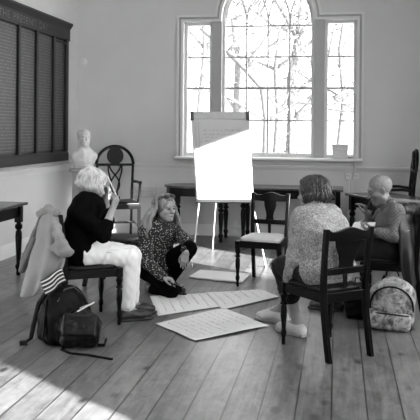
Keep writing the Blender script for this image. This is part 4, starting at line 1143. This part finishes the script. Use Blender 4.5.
# ---- kneeling woman with long hair
O2 = (-1.68, 6.60, 0.0)
J = dict(hipR=(-1.735, 6.52, .225), hipL=(-1.60, 6.66, .235), waist=(-1.685, 6.60, .40), chest=(-1.655, 6.585, .555), neck=(-1.650, 6.600, 0.617),
         shR=(-1.743, 6.460, 0.567), shL=(-1.547, 6.720, 0.566), head=(-1.581, 6.550, 0.784), hf=(.78, -.60, .02), hu=(-.04, .02, 1),
         elR=(-1.709, 6.360, 0.309), wrR=(-1.527, 6.270, 0.198), elL=(-1.379, 6.530, 0.486), wrL=(-1.350, 6.400, 0.402), ears=False, jaw=.88, slim=.95)
J['handR'] = ((.93, -.1, -.22), (-.1, -.1, -1), (.2, -1, 0), (28, 35, 25), .92)
J['handL'] = ((-.12, -.16, -1), (.1, .9, -.1), (-1, 0, 0), (14, 20, 15), .95)
J.update(knR=(-1.466, 6.330, 0.076), knL=(-1.342, 6.470, 0.423), anR=(-1.687, 6.520, 0.020), anL=(-1.563, 6.600, 0.074))
J['heelR'] = V3((-1.762, 6.600, 0.027)); J['ballR'] = V3((-1.738, 6.680, -0.037)) ; J['toeR'] = V3((-1.689, 6.720, -0.053))
J['heelL'] = V3((-1.567, 6.620, 0.008)); J['ballL'] = V3((-1.435, 6.500, 0.027)); J['toeL'] = V3((-1.388, 6.460, 0.033))
for k in ('ballR', 'toeR', 'heelR', 'heelL', 'ballL', 'toeL'): J[k][2] = max(J[k][2], .045)
w2 = person('person with long fair hair kneeling on the floor in a dark speckled blouse', J, M['skin'], O2, .98)
pr = torso_prims(J, .014, slim=.95)
for e, fr in (('R', .92), ('L', .72)):
    pr += [limb(J, 'sh' + e, 'el' + e, .054, .048, .010, k=.035), limb(J, 'el' + e, 'wr' + e, .048, .038, .010, fr)]
sdf_obj('blouse', pr, M['floral'], w2, .006, (.004, .09, 13), O2)
pr = [limb(J, 'hip' + e, 'kn' + e, .098, .066, .010, k=.03) for e in 'LR'] + [limb(J, 'kn' + e, 'an' + e, .062, .042, .012, .93) for e in 'LR'] + [cap_(J['hipL'], J['hipR'], .115, .115, .03)]
sdf_obj('trousers', pr, M['black_cloth'], w2, .006, (.003, .08, 21), O2)
shoe(w2, J, 'L', M['shoe_black'], O2, 'shoe_black', lace=False, off=.006)
f_, l_, u_ = frame(J['hf'], J['hu'])
V, Q = sdf_mesh([ell_(J['head'] + u_ * .030 - f_ * .016, frame(J['hf'], J['hu']), (.106, .090, .103), .02), ell_(J['head'] + f_ * .125 - u_ * .055, frame(J['hf'], J['hu']), (.105, .085, .150), .012, True)], .006, (.003, .03, 2))
mb = locks(J['head'] + u_ * .028 - f_ * .012, J['hf'], J['hu'], (.110, .098, .102), 560, 14, .36, r=.0085, wave=.009, fringe=84, spread=.085, drift=(-.03, .0, 0), maxpol=1.6, wl=.15, hairline=.42)
np_mesh('hair', V, Q, M['blonde'], w2, O2, mb)
# sunglasses pushed up on her head
hc = J['head'] + u_ * .112 + f_ * .035
t = thing('sunglasses', 'dark sunglasses pushed up on the fair-haired kneeling woman', 'sunglasses', tuple(hc))
for sd in (-1, 1):
    mb = MB(); cc = l_ * sd * .034 + f_ * .026; n2 = unit(f_ * .8 + u_ * .6); a2 = unit(np.cross(l_, n2))
    mb.loft([[tuple(cc + l_ * .029 * k * math.cos(q) + a2 * .023 * k * math.sin(q) + n2 * w_) for q in [2 * PI * i / 16 for i in range(16)]] for k, w_ in ((.9, -.004), (1, -.002), (1, .002), (.9, .004))])
    mb.build('lens', M['darkmetal'], t, 60)
    MB().tube([cc + l_ * sd * .028, cc + l_ * sd * .050 - f_ * .05 - u_ * .03, cc + l_ * sd * .052 - f_ * .11 - u_ * .05], .003, 6).build('temple_arm', M['darkmetal'], t, 60)
MB().tube([l_ * .008 + f_ * .028, -l_ * .008 + f_ * .028], .003, 6).build('bridge', M['darkmetal'], t, 60)
# folded dark spectacles case / phone in her hand
p = (-1.400, 6.240, 0.144)
t = thing('phone', 'small dark phone held in the lowered hand of the kneeling woman', 'phone', p)
Mx = Matrix.Rotation(-.15, 3, 'Z') @ Matrix.Rotation(.28, 3, 'Y')
MB().box((0, 0, 0), (.125, .062, .009), M=Mx).build('case', M['nylon'], t, 30, .002)
MB().box(Mx @ Vector((0, 0, .0055)), (.115, .055, .002), M=Mx).build('screen', M['darkmetal'], t, 30)

# ---- woman in the speckled sweater on the front chair
O3 = (-.085, 5.105, 0.0)
d3 = V3((-.616, .788, 0)); l3 = V3((-.788, -.616, 0))
pel = V3((-.075, 5.09, .555))
J = dict(hipL=pel + l3 * .09, hipR=pel - l3 * .09, waist=(-0.069, 5.080, 0.690), chest=(-0.105, 5.120, 0.830), neck=(-0.161, 5.200, 0.975),
         shL=(-0.238, 5.100, 0.906), shR=(-0.053, 5.320, 0.906), head=(-0.178, 5.260, 1.065), hf=(-.93, .36, -.04), hu=(-.10, .05, 1),
         elL=(-0.280, 5.080, 0.647), wrL=(-0.340, 5.160, 0.460), elR=(-0.263, 5.520, 0.618), wrR=(-0.385, 5.550, 0.490), ears=True, jaw=.9)
J['handL'] = ((-.32, .18, -.8), (.6, -.3, -.6), (-.6, .7, .3), (25, 40, 30), .92)
J['handR'] = ((-.93, .1, -.03), (.1, .2, -1), (.1, -.4, 1), (35, 45, 30), .92)
knL = pel + l3 * .10 + d3 * .385 - up * .045; knR = pel - l3 * .10 + d3 * .40 - up * .03
J.update(knL=knL, knR=knR, anL=(-0.288, 5.370, 0.063), anR=(-0.448, 5.700, 0.100))
for e, dd in (('L', unit((-.75, .55, 0))), ('R', unit((-.93, .30, 0)))):
    a = V3(J['an' + e]); a[2] = .10; J['an' + e] = a
    J['heel' + e] = a * (1, 1, 0) - dd * -.0 + up * .047 - dd * .035; J['ball' + e] = a * (1, 1, 0) + dd * .11 + up * .044; J['toe' + e] = a * (1, 1, 0) + dd * .165 + up * .042
w3 = person('person with dark wavy hair in a speckled grey sweater, seen from behind', J, M['skin'], O3, .97)
pr = torso_prims(J, .024)
for e, fr in (('L', .97), ('R', .80)):
    pr += [limb(J, 'sh' + e, 'el' + e, .062, .056, .010, k=.04), limb(J, 'el' + e, 'wr' + e, .056, .036, .010, fr)]
pr += [cap_(pel - l3 * .09 - d3 * .02 + up * .0, pel + l3 * .09 - d3 * .02 + up * .0, .118, .118, .04)]
sdf_obj('sweater', pr, M['knit'], w3, .006, (.006, .12, 33), O3)
pr = [limb(J, 'hip' + e, 'kn' + e, .100, .072, .010, k=.03) for e in 'LR'] + [limb(J, 'kn' + e, 'an' + e, .068, .056, .012, .50) for e in 'LR'] + [cap_(J['hipL'], J['hipR'], .118, .118, .03)]
sdf_obj('trousers', pr, M['dark_cloth'], w3, .006, (.003, .08, 41), O3)
for e in 'LR': shoe(w3, J, e, M['sneaker'], O3, 'sole')
f_, l_, u_ = frame(J['hf'], J['hu'])
V, Q = sdf_mesh(hair_cap(J['head'], J['hf'], J['hu'], (.112, .094, .105)), .006, (.005, .035, 6))
mb = locks(J['head'] + u_ * .028 - f_ * .014, J['hf'], J['hu'], (.108, .094, .100), 380, 24, .07, r=.008, wave=.016, fringe=75, spread=.022, end_in=.02, wl=.05)
np_mesh('hair', V, Q, M['dark_hair'], w3, O3, mb)

# ---- man with cropped hair on the right
O4 = (.44, 6.22, 0.0)
d4 = unit((-.985, .17, 0)); l4 = V3((-.17, -.985, 0))
pel = V3((.47, 6.21, .56))
J = dict(hipL=pel + l4 * .09, hipR=pel - l4 * .09, waist=(0.460, 6.200, 0.576), chest=(0.443, 6.200, 0.726), neck=(0.406, 6.220, 0.915),
         shL=(0.469, 6.020, 0.864), shR=(0.432, 6.420, 0.844), head=(0.352, 6.220, 1.027), hf=(-.93, -.12, -.30), hu=(-.30, 0, .95),
         elL=(0.451, 5.980, 0.674), wrL=(0.309, 5.980, 0.702), elR=(0.272, 6.400, 0.642), wrR=(0.254, 6.300, 0.796), ears=True, jaw=1.1, nose=1.3)
J['handL'] = ((-.95, .1, .22), (.1, .3, 1), (.1, -.9, .3), (30, 40, 30), 1.0)
J['handR'] = ((-.30, -.05, .95), (-.8, -.1, -.2), (-.2, -.9, .3), (45, 45, 30), 1.0)
knL = V3(pel + l4 * .13 + d4 * .42 - up * .05); knR = V3(pel - l4 * .10 + d4 * .42 - up * .03)
J.update(knL=knL, knR=knR, anL=knL + d4 * .05 - up * .41, anR=knR + d4 * .02 - up * .42)
for e in 'LR':
    a = V3(J['an' + e]); a[2] = .10; J['an' + e] = a
    J['heel' + e] = a * (1, 1, 0) - d4 * .035 + up * .047; J['ball' + e] = a * (1, 1, 0) + d4 * .13 + up * .044; J['toe' + e] = a * (1, 1, 0) + d4 * .19 + up * .042
w4 = person('person with cropped grey hair in a checked shirt, holding a pen and notebook', J, M['skin_tan'], O4, 1.0)
pr = torso_prims(J, .012)
for e, fr in (('L', .80), ('R', .55)):
    pr += [limb(J, 'sh' + e, 'el' + e, .056, .047, .010, k=.035), limb(J, 'el' + e, 'wr' + e, .047, .036, .010, fr, k=.012)]
sdf_obj('shirt', pr, M['check'], w4, .006, (.006, .10, 51), O4)
n4 = V3(J['neck']); f_, l_, u_ = frame(J['hf'], J['hu'])
pr = [cap_(n4 - d4 * .03 + l4 * .045 + up * .02, n4 + d4 * .07 + l4 * .02 - up * .03, .020, .014, .01), cap_(n4 - d4 * .03 - l4 * .045 + up * .02, n4 + d4 * .07 - l4 * .02 - up * .03, .020, .014, .01), cap_(n4 - d4 * .045 - l4 * .04 + up * .025, n4 - d4 * .045 + l4 * .04 + up * .025, .02, .02, .01)]
sdf_obj('collar', pr, M['check'], w4, .005, None, O4)
pr = [limb(J, 'hip' + e, 'kn' + e, .100, .074, .010, k=.03) for e in 'LR'] + [limb(J, 'kn' + e, 'an' + e, .070, .056, .012, .97) for e in 'LR'] + [cap_(J['hipL'], J['hipR'], .122, .122, .03)]
sdf_obj('trousers', pr, M['dark_cloth'], w4, .006, (.003, .08, 61), O4)
for e in 'LR': shoe(w4, J, e, M['shoe_black'], O4, 'shoe_black')
pr = [ell_(J['head'] + u_ * .034 - f_ * .014, frame(J['hf'], J['hu']), (.100, .080, .090), .02), ell_(J['head'] + f_ * .115 - u_ * .04, frame(J['hf'], J['hu']), (.115, .10, .11), .01, True)]
sdf_obj('cropped_hair', pr, M['grey_hair'], w4, .005, (.001, .02, 2), O4)
pr = [cap_(J['head'] + f_ * .014 + l_ * sd * .052 - u_ * .062, J['head'] + f_ * .066 + l_ * sd * .012 - u_ * .102, .028, .024, .02) for sd in (-1, 1)] + [cap_(J['head'] + f_ * .078 - u_ * .09 + l_ * .01, J['head'] + f_ * .078 - u_ * .09 - l_ * .01, .018, .018, .01)]
sdf_obj('beard', pr, M['grey_hair'], w4, .005, (.001, .02, 3), O4)
a, b_ = V3((0.280, 6.240, 0.940)), V3((0.227, 6.250, 0.814))
o = MB().tube([a, a + (b_ - a) * .08, b_ - (b_ - a) * .04, b_], [.002, .0045, .0045, .002], 8).build('pen', M['darkmetal'], None, 60, 0, tuple((a + b_) / 2)); tag(o, 'dark pen raised in the hand of the man in the checked shirt', 'pen')

# ------------------------------------------------------------------ notebooks
def open_book(name, label, c, f, wdt, hgt, tilt, rz, m='paper', curl=.012, cat='notebook'):
    t = thing(name, label, cat, c, rz)
    R_ = Matrix.Rotation(tilt, 3, 'X')
    for s_ in (-1, 1):
        mb = MB().sheet(lambda u, v: R_ @ Vector((s_ * wdt * u, hgt * (v - .5), .006 + curl * math.sin(PI * min(1, u * 1.1)) + .02 * u * u * (1 if s_ > 0 else .4))), 8, 6, .004)
        mb.build('page', M[m], t, 180)
    MB().box(R_ @ Vector((0, 0, .002)), (2 * wdt, hgt, .003), M=R_).build('cover', M['coat_lining'], t, 30)
    return t
open_book('notebook', 'open white notebook lying on the lap of the white-haired woman', (-1.716, 5.460, 0.563), None, .115, .16, .0, .75)
open_book('notebook', 'open pale notebook held in front of the man in the checked shirt', (0.208, 6.020, 0.717), None, .09, .17, .35, -.25)

# ------------------------------------------------------------------ coat over the white-haired woman's chair
OC = (-2.16, 5.19, 0.0)
dC = V3((.79, .61, 0)); lC = V3((-.61, .79, 0)); uC = V3((0, 0, 1.0))
grid = [[V3(p) for p in row] for row in (
    ((-2.297, 5.300, 0.837), (-2.201, 5.200, 0.890), (-2.128, 5.140, 0.902), (-2.063, 5.100, 0.867)),
    ((-2.303, 5.260, 0.733), (-2.165, 5.100, 0.774), (-2.069, 5.040, 0.785), (-2.007, 5.060, 0.762)),
    ((-2.313, 5.220, 0.607), (-2.163, 5.060, 0.638), (-2.052, 5.000, 0.645), (-1.967, 5.040, 0.634)),
    ((-2.343, 5.180, 0.452), (-2.188, 5.030, 0.472), (-2.065, 4.980, 0.486), (-1.966, 5.020, 0.512)),
    ((-2.366, 5.120, 0.250), (-2.229, 5.020, 0.272), (-2.134, 4.980, 0.337), (-2.030, 4.990, 0.413)))]
def crom(P, t):
    n = len(P) - 1; i = min(int(t * n), n - 1); q = t * n - i
    p0, p1, p2, p3 = P[max(i - 1, 0)], P[i], P[i + 1], P[min(i + 2, n)]
    return .5 * (2 * p1 + (p2 - p0) * q + (2 * p0 - 5 * p1 + 4 * p2 - p3) * q * q + (3 * p1 - p0 - 3 * p2 + p3) * q ** 3)
def coat_pt(u, v):
    p = crom([crom(r_, u) for r_ in grid], v)
    fold = .022 * v * math.sin(2 * PI * (2.6 * u + .25 * v) + .6) + .008 * math.sin(9 * u + 11 * v) * math.sin(7 * v + 2) + .05 * max(0, 1 - v * 7) ** 2 * 1
    return p + V3((.25, .97, 0)) * fold - V3(OC)
mb = MB().sheet(coat_pt, 40, 40, .012)
coat = mb.build('coat', M['coat'], None, 180); coat.location = OC
sm = coat.modifiers.new('smooth', 'SUBSURF'); sm.levels = 1; sm.render_levels = 1
pr = [cap_((-2.267, 5.260, 0.858), (-2.177, 5.200, 0.902), .030, .032, .03), cap_((-2.177, 5.200, 0.902), (-2.079, 5.120, 0.887), .032, .030, .03)]
sdf_obj('yoke', pr, M['coat'], coat, .006, (.004, .07, 5), OC)
pr = [cap_((-2.030, 5.000, 0.807), (-1.978, 4.970, 0.681), .034, .040, .03), cap_((-1.978, 4.970, 0.681), (-1.917, 4.970, 0.625), .038, .034, .03), cap_((-2.047, 4.970, 0.650), (-1.962, 4.950, 0.620), .026, .03, .03)]
sdf_obj('sleeve', pr, M['coat'], coat, .006, (.007, .07, 15), OC)
tag(coat, 'pale coat draped over the back of the chair behind the white-haired woman', 'coat')
pr = [cap_((-2.258, 5.240, 0.822), (-2.397, 5.280, 0.477), .018, .040, .02), cap_((-2.288, 5.200, 0.665), (-2.412, 5.260, 0.418), .02, .026, .02)]
sdf_obj('lining', pr, M['coat_lining'], coat, .006, (.004, .09, 7), OC)
# striped cloth
q = [V3(p) for p in ((-2.075, 4.840, 0.435), (-1.941, 4.880, 0.522), (-1.880, 4.840, 0.443), (-2.015, 4.790, 0.349))]
cc = sum(q) / 4
mb = MB().sheet(lambda u, v: ((q[0] * (1 - u) + q[1] * u) * (1 - v) + (q[3] * (1 - u) + q[2] * u) * v - cc + V3((.01 * math.sin(u * 6), -.012 * math.sin(u * 5 + v * 3), 0))), 14, 14, .012)
o = mb.build('striped_cloth', None, None, 180); o.location = tuple(cc)
me = o.data
uvl = None
def m_striped():
    m, t, b = nt('black_white_stripes')
    a = t.nodes.new('ShaderNodeAttribute'); a.attribute_name = 'stripe'
    f = t.nodes.new('ShaderNodeMath'); f.operation = 'FRACT'; t.links.new(a.outputs['Fac'], f.inputs[0])
    t.links.new(ramp(t, f.outputs[0], [(0.60, 0.010), (0.66, 0.50)]), b.inputs['Base Color']); setin(b, Roughness=.85)
    return m
at = me.attributes.new('stripe', 'FLOAT', 'POINT')
for k in range(2):
    for i in range(15):
        for j in range(15): at.data[k * 225 + i * 15 + j].value = 4.0 * j / 14 + .3
me.materials.append(m_striped())
tag(o, 'black cloth with white stripes hanging below the pale coat', 'cloth')

# ------------------------------------------------------------------ black rucksack and the bag in front of it
OB = (-1.97, 4.90, 0.0)
fB = unit((.75, -.62, 0)); lB = V3((.62, .75, 0)); Fb = np.array([fB, lB, (0, 0, 1.0)])
c0 = V3((-1.93, 4.93, .185))
pr = [box_(c0 + V3((0, 0, -.06)), frame(fB, (-.1, .1, 1)), (.065, .12, .07), .055, .04), ell_(c0 + V3((-.0, 0.0, .045)), frame(fB, (-.1, .1, 1)), (.115, .165, .165), .05), box_(c0 + fB * .10 + V3((0, 0, -.08)), Fb, (.03, .09, .05), .045, .03)]
bag = sdf_obj('rucksack', pr, M['nylon'], None, .006, (.006, .10, 91), OB)
tag(bag, 'black rucksack slumped on the floor beside the coat-draped chair', 'rucksack')
P = lambda a, b_, z: tuple(c0 + fB * a + lB * b_ + V3((0, 0, z)) - V3(OB))
MB().tube([P(.06, -.12, .02), P(.075, -.10, .12), P(.05, -.03, .19), P(.045, .05, .195), P(.06, .12, .13), P(.07, .14, .03)], .006, 6).build('zip', M['darkmetal'], bag, 60)
MB().tube([P(-.06, -.03, .205), P(-.06, -.02, .235), P(-.05, .02, .242), P(-.05, .05, .205)], [.010, .011, .011, .010], 8, .5).build('carry_handle', M['nylon_shiny'], bag, 60)
MB().tube([P(-.10, -.09, .16), P(-.17, -.12, .06), P(-.17, -.16, -.08), P(-.10, -.22, -.16), P(-.06, -.30, -.175)], [.018, .022, .020, .016, .014], 8, .45).build('shoulder_strap', M['nylon'], bag, 60)
MB().tube([P(.0, -.15, .12), P(.05, -.19, .0), P(.05, -.20, -.12)], [.016, .018, .016], 8, .45).build('shoulder_strap', M['nylon'], bag, 60)
sdf_obj('front_pocket', [box_(c0 + fB * .145 + V3((0, 0, -.075)), Fb, (.02, .085, .05), .03, .02)], M['nylon'], bag, .006, (.003, .06, 4), OB)
MB().box(P(.055, -.145, -.02), (.022, .02, .03)).build('buckle', M['clip'], bag, 30, .003)
MB().box(P(-.06, -.30, -.168), (.05, .035, .03), .5).build('buckle', M['nylon_shiny'], bag, 30, .004)
OB2 = (-1.75, 4.80, 0.0)
c1 = V3((-1.766, 4.800, 0.107)); c1[2] = max(.135, c1[2])
f2 = unit((.35, -.93, 0)); F2 = np.array([f2, (.93, .35, 0), (0, 0, 1.0)])
pr = [box_(c1 + V3((0, 0, -.035)), frame(f2, (0, .15, 1)), (.045, .085, .04), .05, .05), ell_(c1 + V3((0, 0, .02)), frame(f2, (0, .15, 1)), (.085, .135, .11), .05), box_(c1 + f2 * .07 + V3((0, 0, .0)), F2, (.01, .09, .05), .03, .03)]
b2 = sdf_obj('shoulder_bag', pr, M['nylon_shiny'], None, .006, (.007, .09, 95), OB2)
tag(b2, 'shiny black shoulder bag on the floor in front of the black rucksack', 'bag')
P2 = lambda a, b_, z: tuple(c1 + f2 * a + F2[1] * b_ + V3((0, 0, z)) - V3(OB2))
sdf_obj('flap', [box_(c1 + f2 * .085 + V3((0, 0, .035)), frame(f2 + V3((0, 0, .35)), (0, .3, 1)), (.008, .10, .055), .02, .02)], M['nylon_shiny'], b2, .006, (.004, .07, 4), OB2)
MB().lathe([(0, .007), (.004, .007), (.006, .004)], P2(.118, .03, -.02), 12).build('stud', M['white_mark'], b2, 60)
MB().tube([P2(-.02, .06, .11), P2(.03, -.02, .14), P2(.05, -.08, .11)], [.012, .013, .012], 8, .4).build('handle', M['nylon'], b2, 60)
mb = MB(); pts = [(-1.852, 4.759, 0.030), (-1.850, 4.680, 0.012), (-1.770, 4.624, 0.010), (-1.639, 4.611, 0.012), (-1.454, 4.559, 0.010)]
mb.tube([tuple(V3(p) - V3(OB2)) for p in pts], [.014] * 5, 8, 1.0); mb.v = [(x, y, (z * .5 if z < .03 else z)) for x, y, z in mb.v]
mb.build('shoulder_strap', M['nylon'], b2, 60)
mb = MB(); pts = [(-1.670, 4.799, 0.050), (-1.630, 4.791, 0.020), (-1.589, 4.799, 0.020), (-1.603, 4.882, 0.030)]
mb.tube([tuple(V3(p) - V3(OB2)) for p in pts], [.012, .012, .012, .014], 8, .6); mb.build('strap_end', M['nylon'], b2, 60)
for k, (a, b_, lab, m) in enumerate((((-1.773, 4.720, 0.253), (-1.647, 4.760, 0.325), 'slim pale umbrella handle resting across the top of the black shoulder bag', 'metal'), ((-1.818, 4.760, 0.247), (-1.708, 4.800, 0.292), 'short dark pen lying on the black shoulder bag, behind the pale one', 'clip'))):
    a, b_ = V3(a), V3(b_); t = thing('pen', 'pale pen poking across the black shoulder bag, the longer of two' if k == 0 else 'grey pen poking across the black shoulder bag, the shorter of two', 'pen', tuple((a + b_) / 2), 0, 'pens in the shoulder bag')
    MB().tube([(a - b_) / 2, (b_ - a) * .44, (b_ - a) / 2], [.006, .006, .003], 8).build('barrel', M[m], t, 60)
    MB().tube([(a - b_) / 2 - (b_ - a) * .03, (a - b_) / 2 + (b_ - a) * .12], [.007, .007], 8).build('cap', M['darkmetal'], t, 60)

# ------------------------------------------------------------------ patterned backpack by the man's chair
OP = (.43, 5.74, 0.0)
fP = unit((-.12, -.99, 0)); lP = V3((.99, -.12, 0)); Fp = np.array([fP, lP, (0, 0, 1.0)])
c2 = V3((.425, 5.76, .20))
pr = [box_(c2 + V3((0, 0, -.03)), Fp, (.05, .115, .10), .05, .04), ell_(c2 + V3((.01, .0, .04)), Fp, (.10, .150, .150), .05), ell_(c2 + fP * .05 + V3((0, 0, -.01)), Fp, (.09, .135, .13), .04)]
bp = sdf_obj('backpack', pr, M['print'], None, .006, (.003, .10, 15), OP)
tag(bp, 'pale printed backpack standing on the floor beside the chair of the man', 'backpack')
sdf_obj('front_pocket', [box_(c2 + fP * .10 + V3((-.025, 0, -.125)), frame(fP, (.06, 0, 1)), (.030, .130, .028), .038, .03)], M['print'], bp, .006, (.004, .07, 16), OP)
P3 = lambda a, b_, z: tuple(c2 + fP * a + lP * b_ + V3((0, 0, z)) - V3(OP))
arcp = [P3(.085 + .04 * math.sin(q), .160 * math.cos(q), -.02 + .155 * math.sin(q)) for q in [PI * (-.08 + 1.16 * i / 20) for i in range(21)]]
MB().tube(arcp, .0075, 6).build('zip', M['nylon'], bp, 60)
MB().tube([P3(.15, -.13, -.065), P3(.165, -.05, -.062), P3(.168, .05, -.066), P3(.15, .13, -.075)], .006, 6).build('zip', M['nylon'], bp, 60)
sdf_obj('base', [box_(c2 + fP * .03 + V3((0, 0, -.178)), Fp, (.07, .14, .004), .012, .01)], M['nylon'], bp, .006, None, OP)
MB().tube([P3(-.03, -.05, .19), P3(-.03, -.04, .235), P3(-.03, .03, .24), P3(-.03, .05, .19)], [.012] * 4, 8, .5).build('carry_handle', M['nylon'], bp, 60)
MB().box(P3(.093, -.005, .152), (.10, .010, .030)).build('label_patch', M['clip'], bp, 30, .003)
MB().tube([P3(-.10, -.06, .17), P3(-.15, -.12, .03), P3(-.13, -.14, -.16)], [.02, .024, .016], 8, .4).build('shoulder_strap', M['nylon'], bp, 60)
OD = (.19, 5.98, 0.0)
pr = [box_((.19, 5.98, .135), frame((-.1, -1, 0), (0, 0, 1)), (.045, .075, .085), .045, .03), ell_((.19, 5.98, .20), I3, (.11, .085, .09), .04)]
db = sdf_obj('holdall', pr, M['nylon'], None, .006, (.005, .09, 19), OD)
tag(db, 'dark bag on the floor behind the pale printed backpack', 'bag')
MB().tube([(-.05, -.03, .27), (-.04, -.03, .33), (.03, -.03, .33), (.05, -.03, .27)], [.009] * 4, 8, .6).build('handle', M['nylon_shiny'], db, 60)
MB().tube([(-.09, -.03, .24), (0, -.05, .278), (.09, -.03, .24)], .005, 6).build('zip', M['darkmetal'], db, 60)

# ------------------------------------------------------------------ jacket on the man's chair
OJ = (.70, 6.17, 0.0)
jgrid = [[V3(p) for p in row] for row in (
    ((0.477, 6.020, 0.856), (0.525, 6.040, 0.892), (0.592, 6.160, 0.885), (0.661, 6.360, 0.839)),
    ((0.477, 5.960, 0.742), (0.526, 5.950, 0.753), (0.601, 6.080, 0.738), (0.676, 6.300, 0.703)),
    ((0.485, 5.950, 0.599), (0.533, 5.930, 0.596), (0.604, 6.020, 0.585), (0.687, 6.240, 0.561)),
    ((0.498, 5.950, 0.440), (0.542, 5.920, 0.431), (0.609, 5.980, 0.423), (0.693, 6.180, 0.438)),
    ((0.523, 5.960, 0.310), (0.567, 5.930, 0.279), (0.625, 5.970, 0.281), (0.706, 6.140, 0.330)))]
def jacket_pt(u, v):
    p = crom([crom(r_, u) for r_ in jgrid], v)
    fold = .020 * (.25 + .75 * v) * math.sin(2 * PI * (2.2 * u + .2 * v)) + .007 * math.sin(8 * u + 10 * v) * math.sin(6 * v + 1)
    return p + V3((.45, -.89, 0)) * fold - V3(OJ)
jk = MB().sheet(jacket_pt, 36, 40, .014).build('jacket', M['jacket'], None, 180); jk.location = OJ
sm = jk.modifiers.new('smooth', 'SUBSURF'); sm.levels = 1; sm.render_levels = 1
tp = [V3(p) for p in ((0.494, 6.040, 0.862), (0.537, 6.080, 0.892), (0.604, 6.200, 0.885), (0.663, 6.380, 0.841))]
tag(jk, 'dark sports jacket hanging over the back of the chair of the man', 'jacket')
pr = [cap_(tp[i], tp[i + 1], .030, .032, .03) for i in range(3)] + [cap_(tp[1] + V3((0, -.03, -.02)), tp[2] + V3((.0, -.04, -.03)), .032, .030, .03)]
sdf_obj('hood', pr, M['jacket'], jk, .006, (.005, .05, 8), OJ)
pr = [cap_((0.647, 6.220, 0.813), (0.661, 6.120, 0.628), .036, .036, .03), cap_((0.661, 6.120, 0.628), (0.651, 6.080, 0.454), .036, .028, .03)]
sdf_obj('sleeve', pr, M['jacket'], jk, .006, (.006, .07, 18), OJ)
ctr = V3((0.544, 5.925, 0.725))
sw = [(-.020, .003), (-.015, -.006), (-.007, -.007), (.022, .008), (-.006, -.002), (-.013, -.001)]
o = MB().prism(sw, lambda a, b_, w: tuple(ctr - V3(OJ) + V3((a, -w + .0, b_))), .012).build('tick_mark', M['white_mark'], jk, 30)
o['label'] = 'small white curved tick mark'
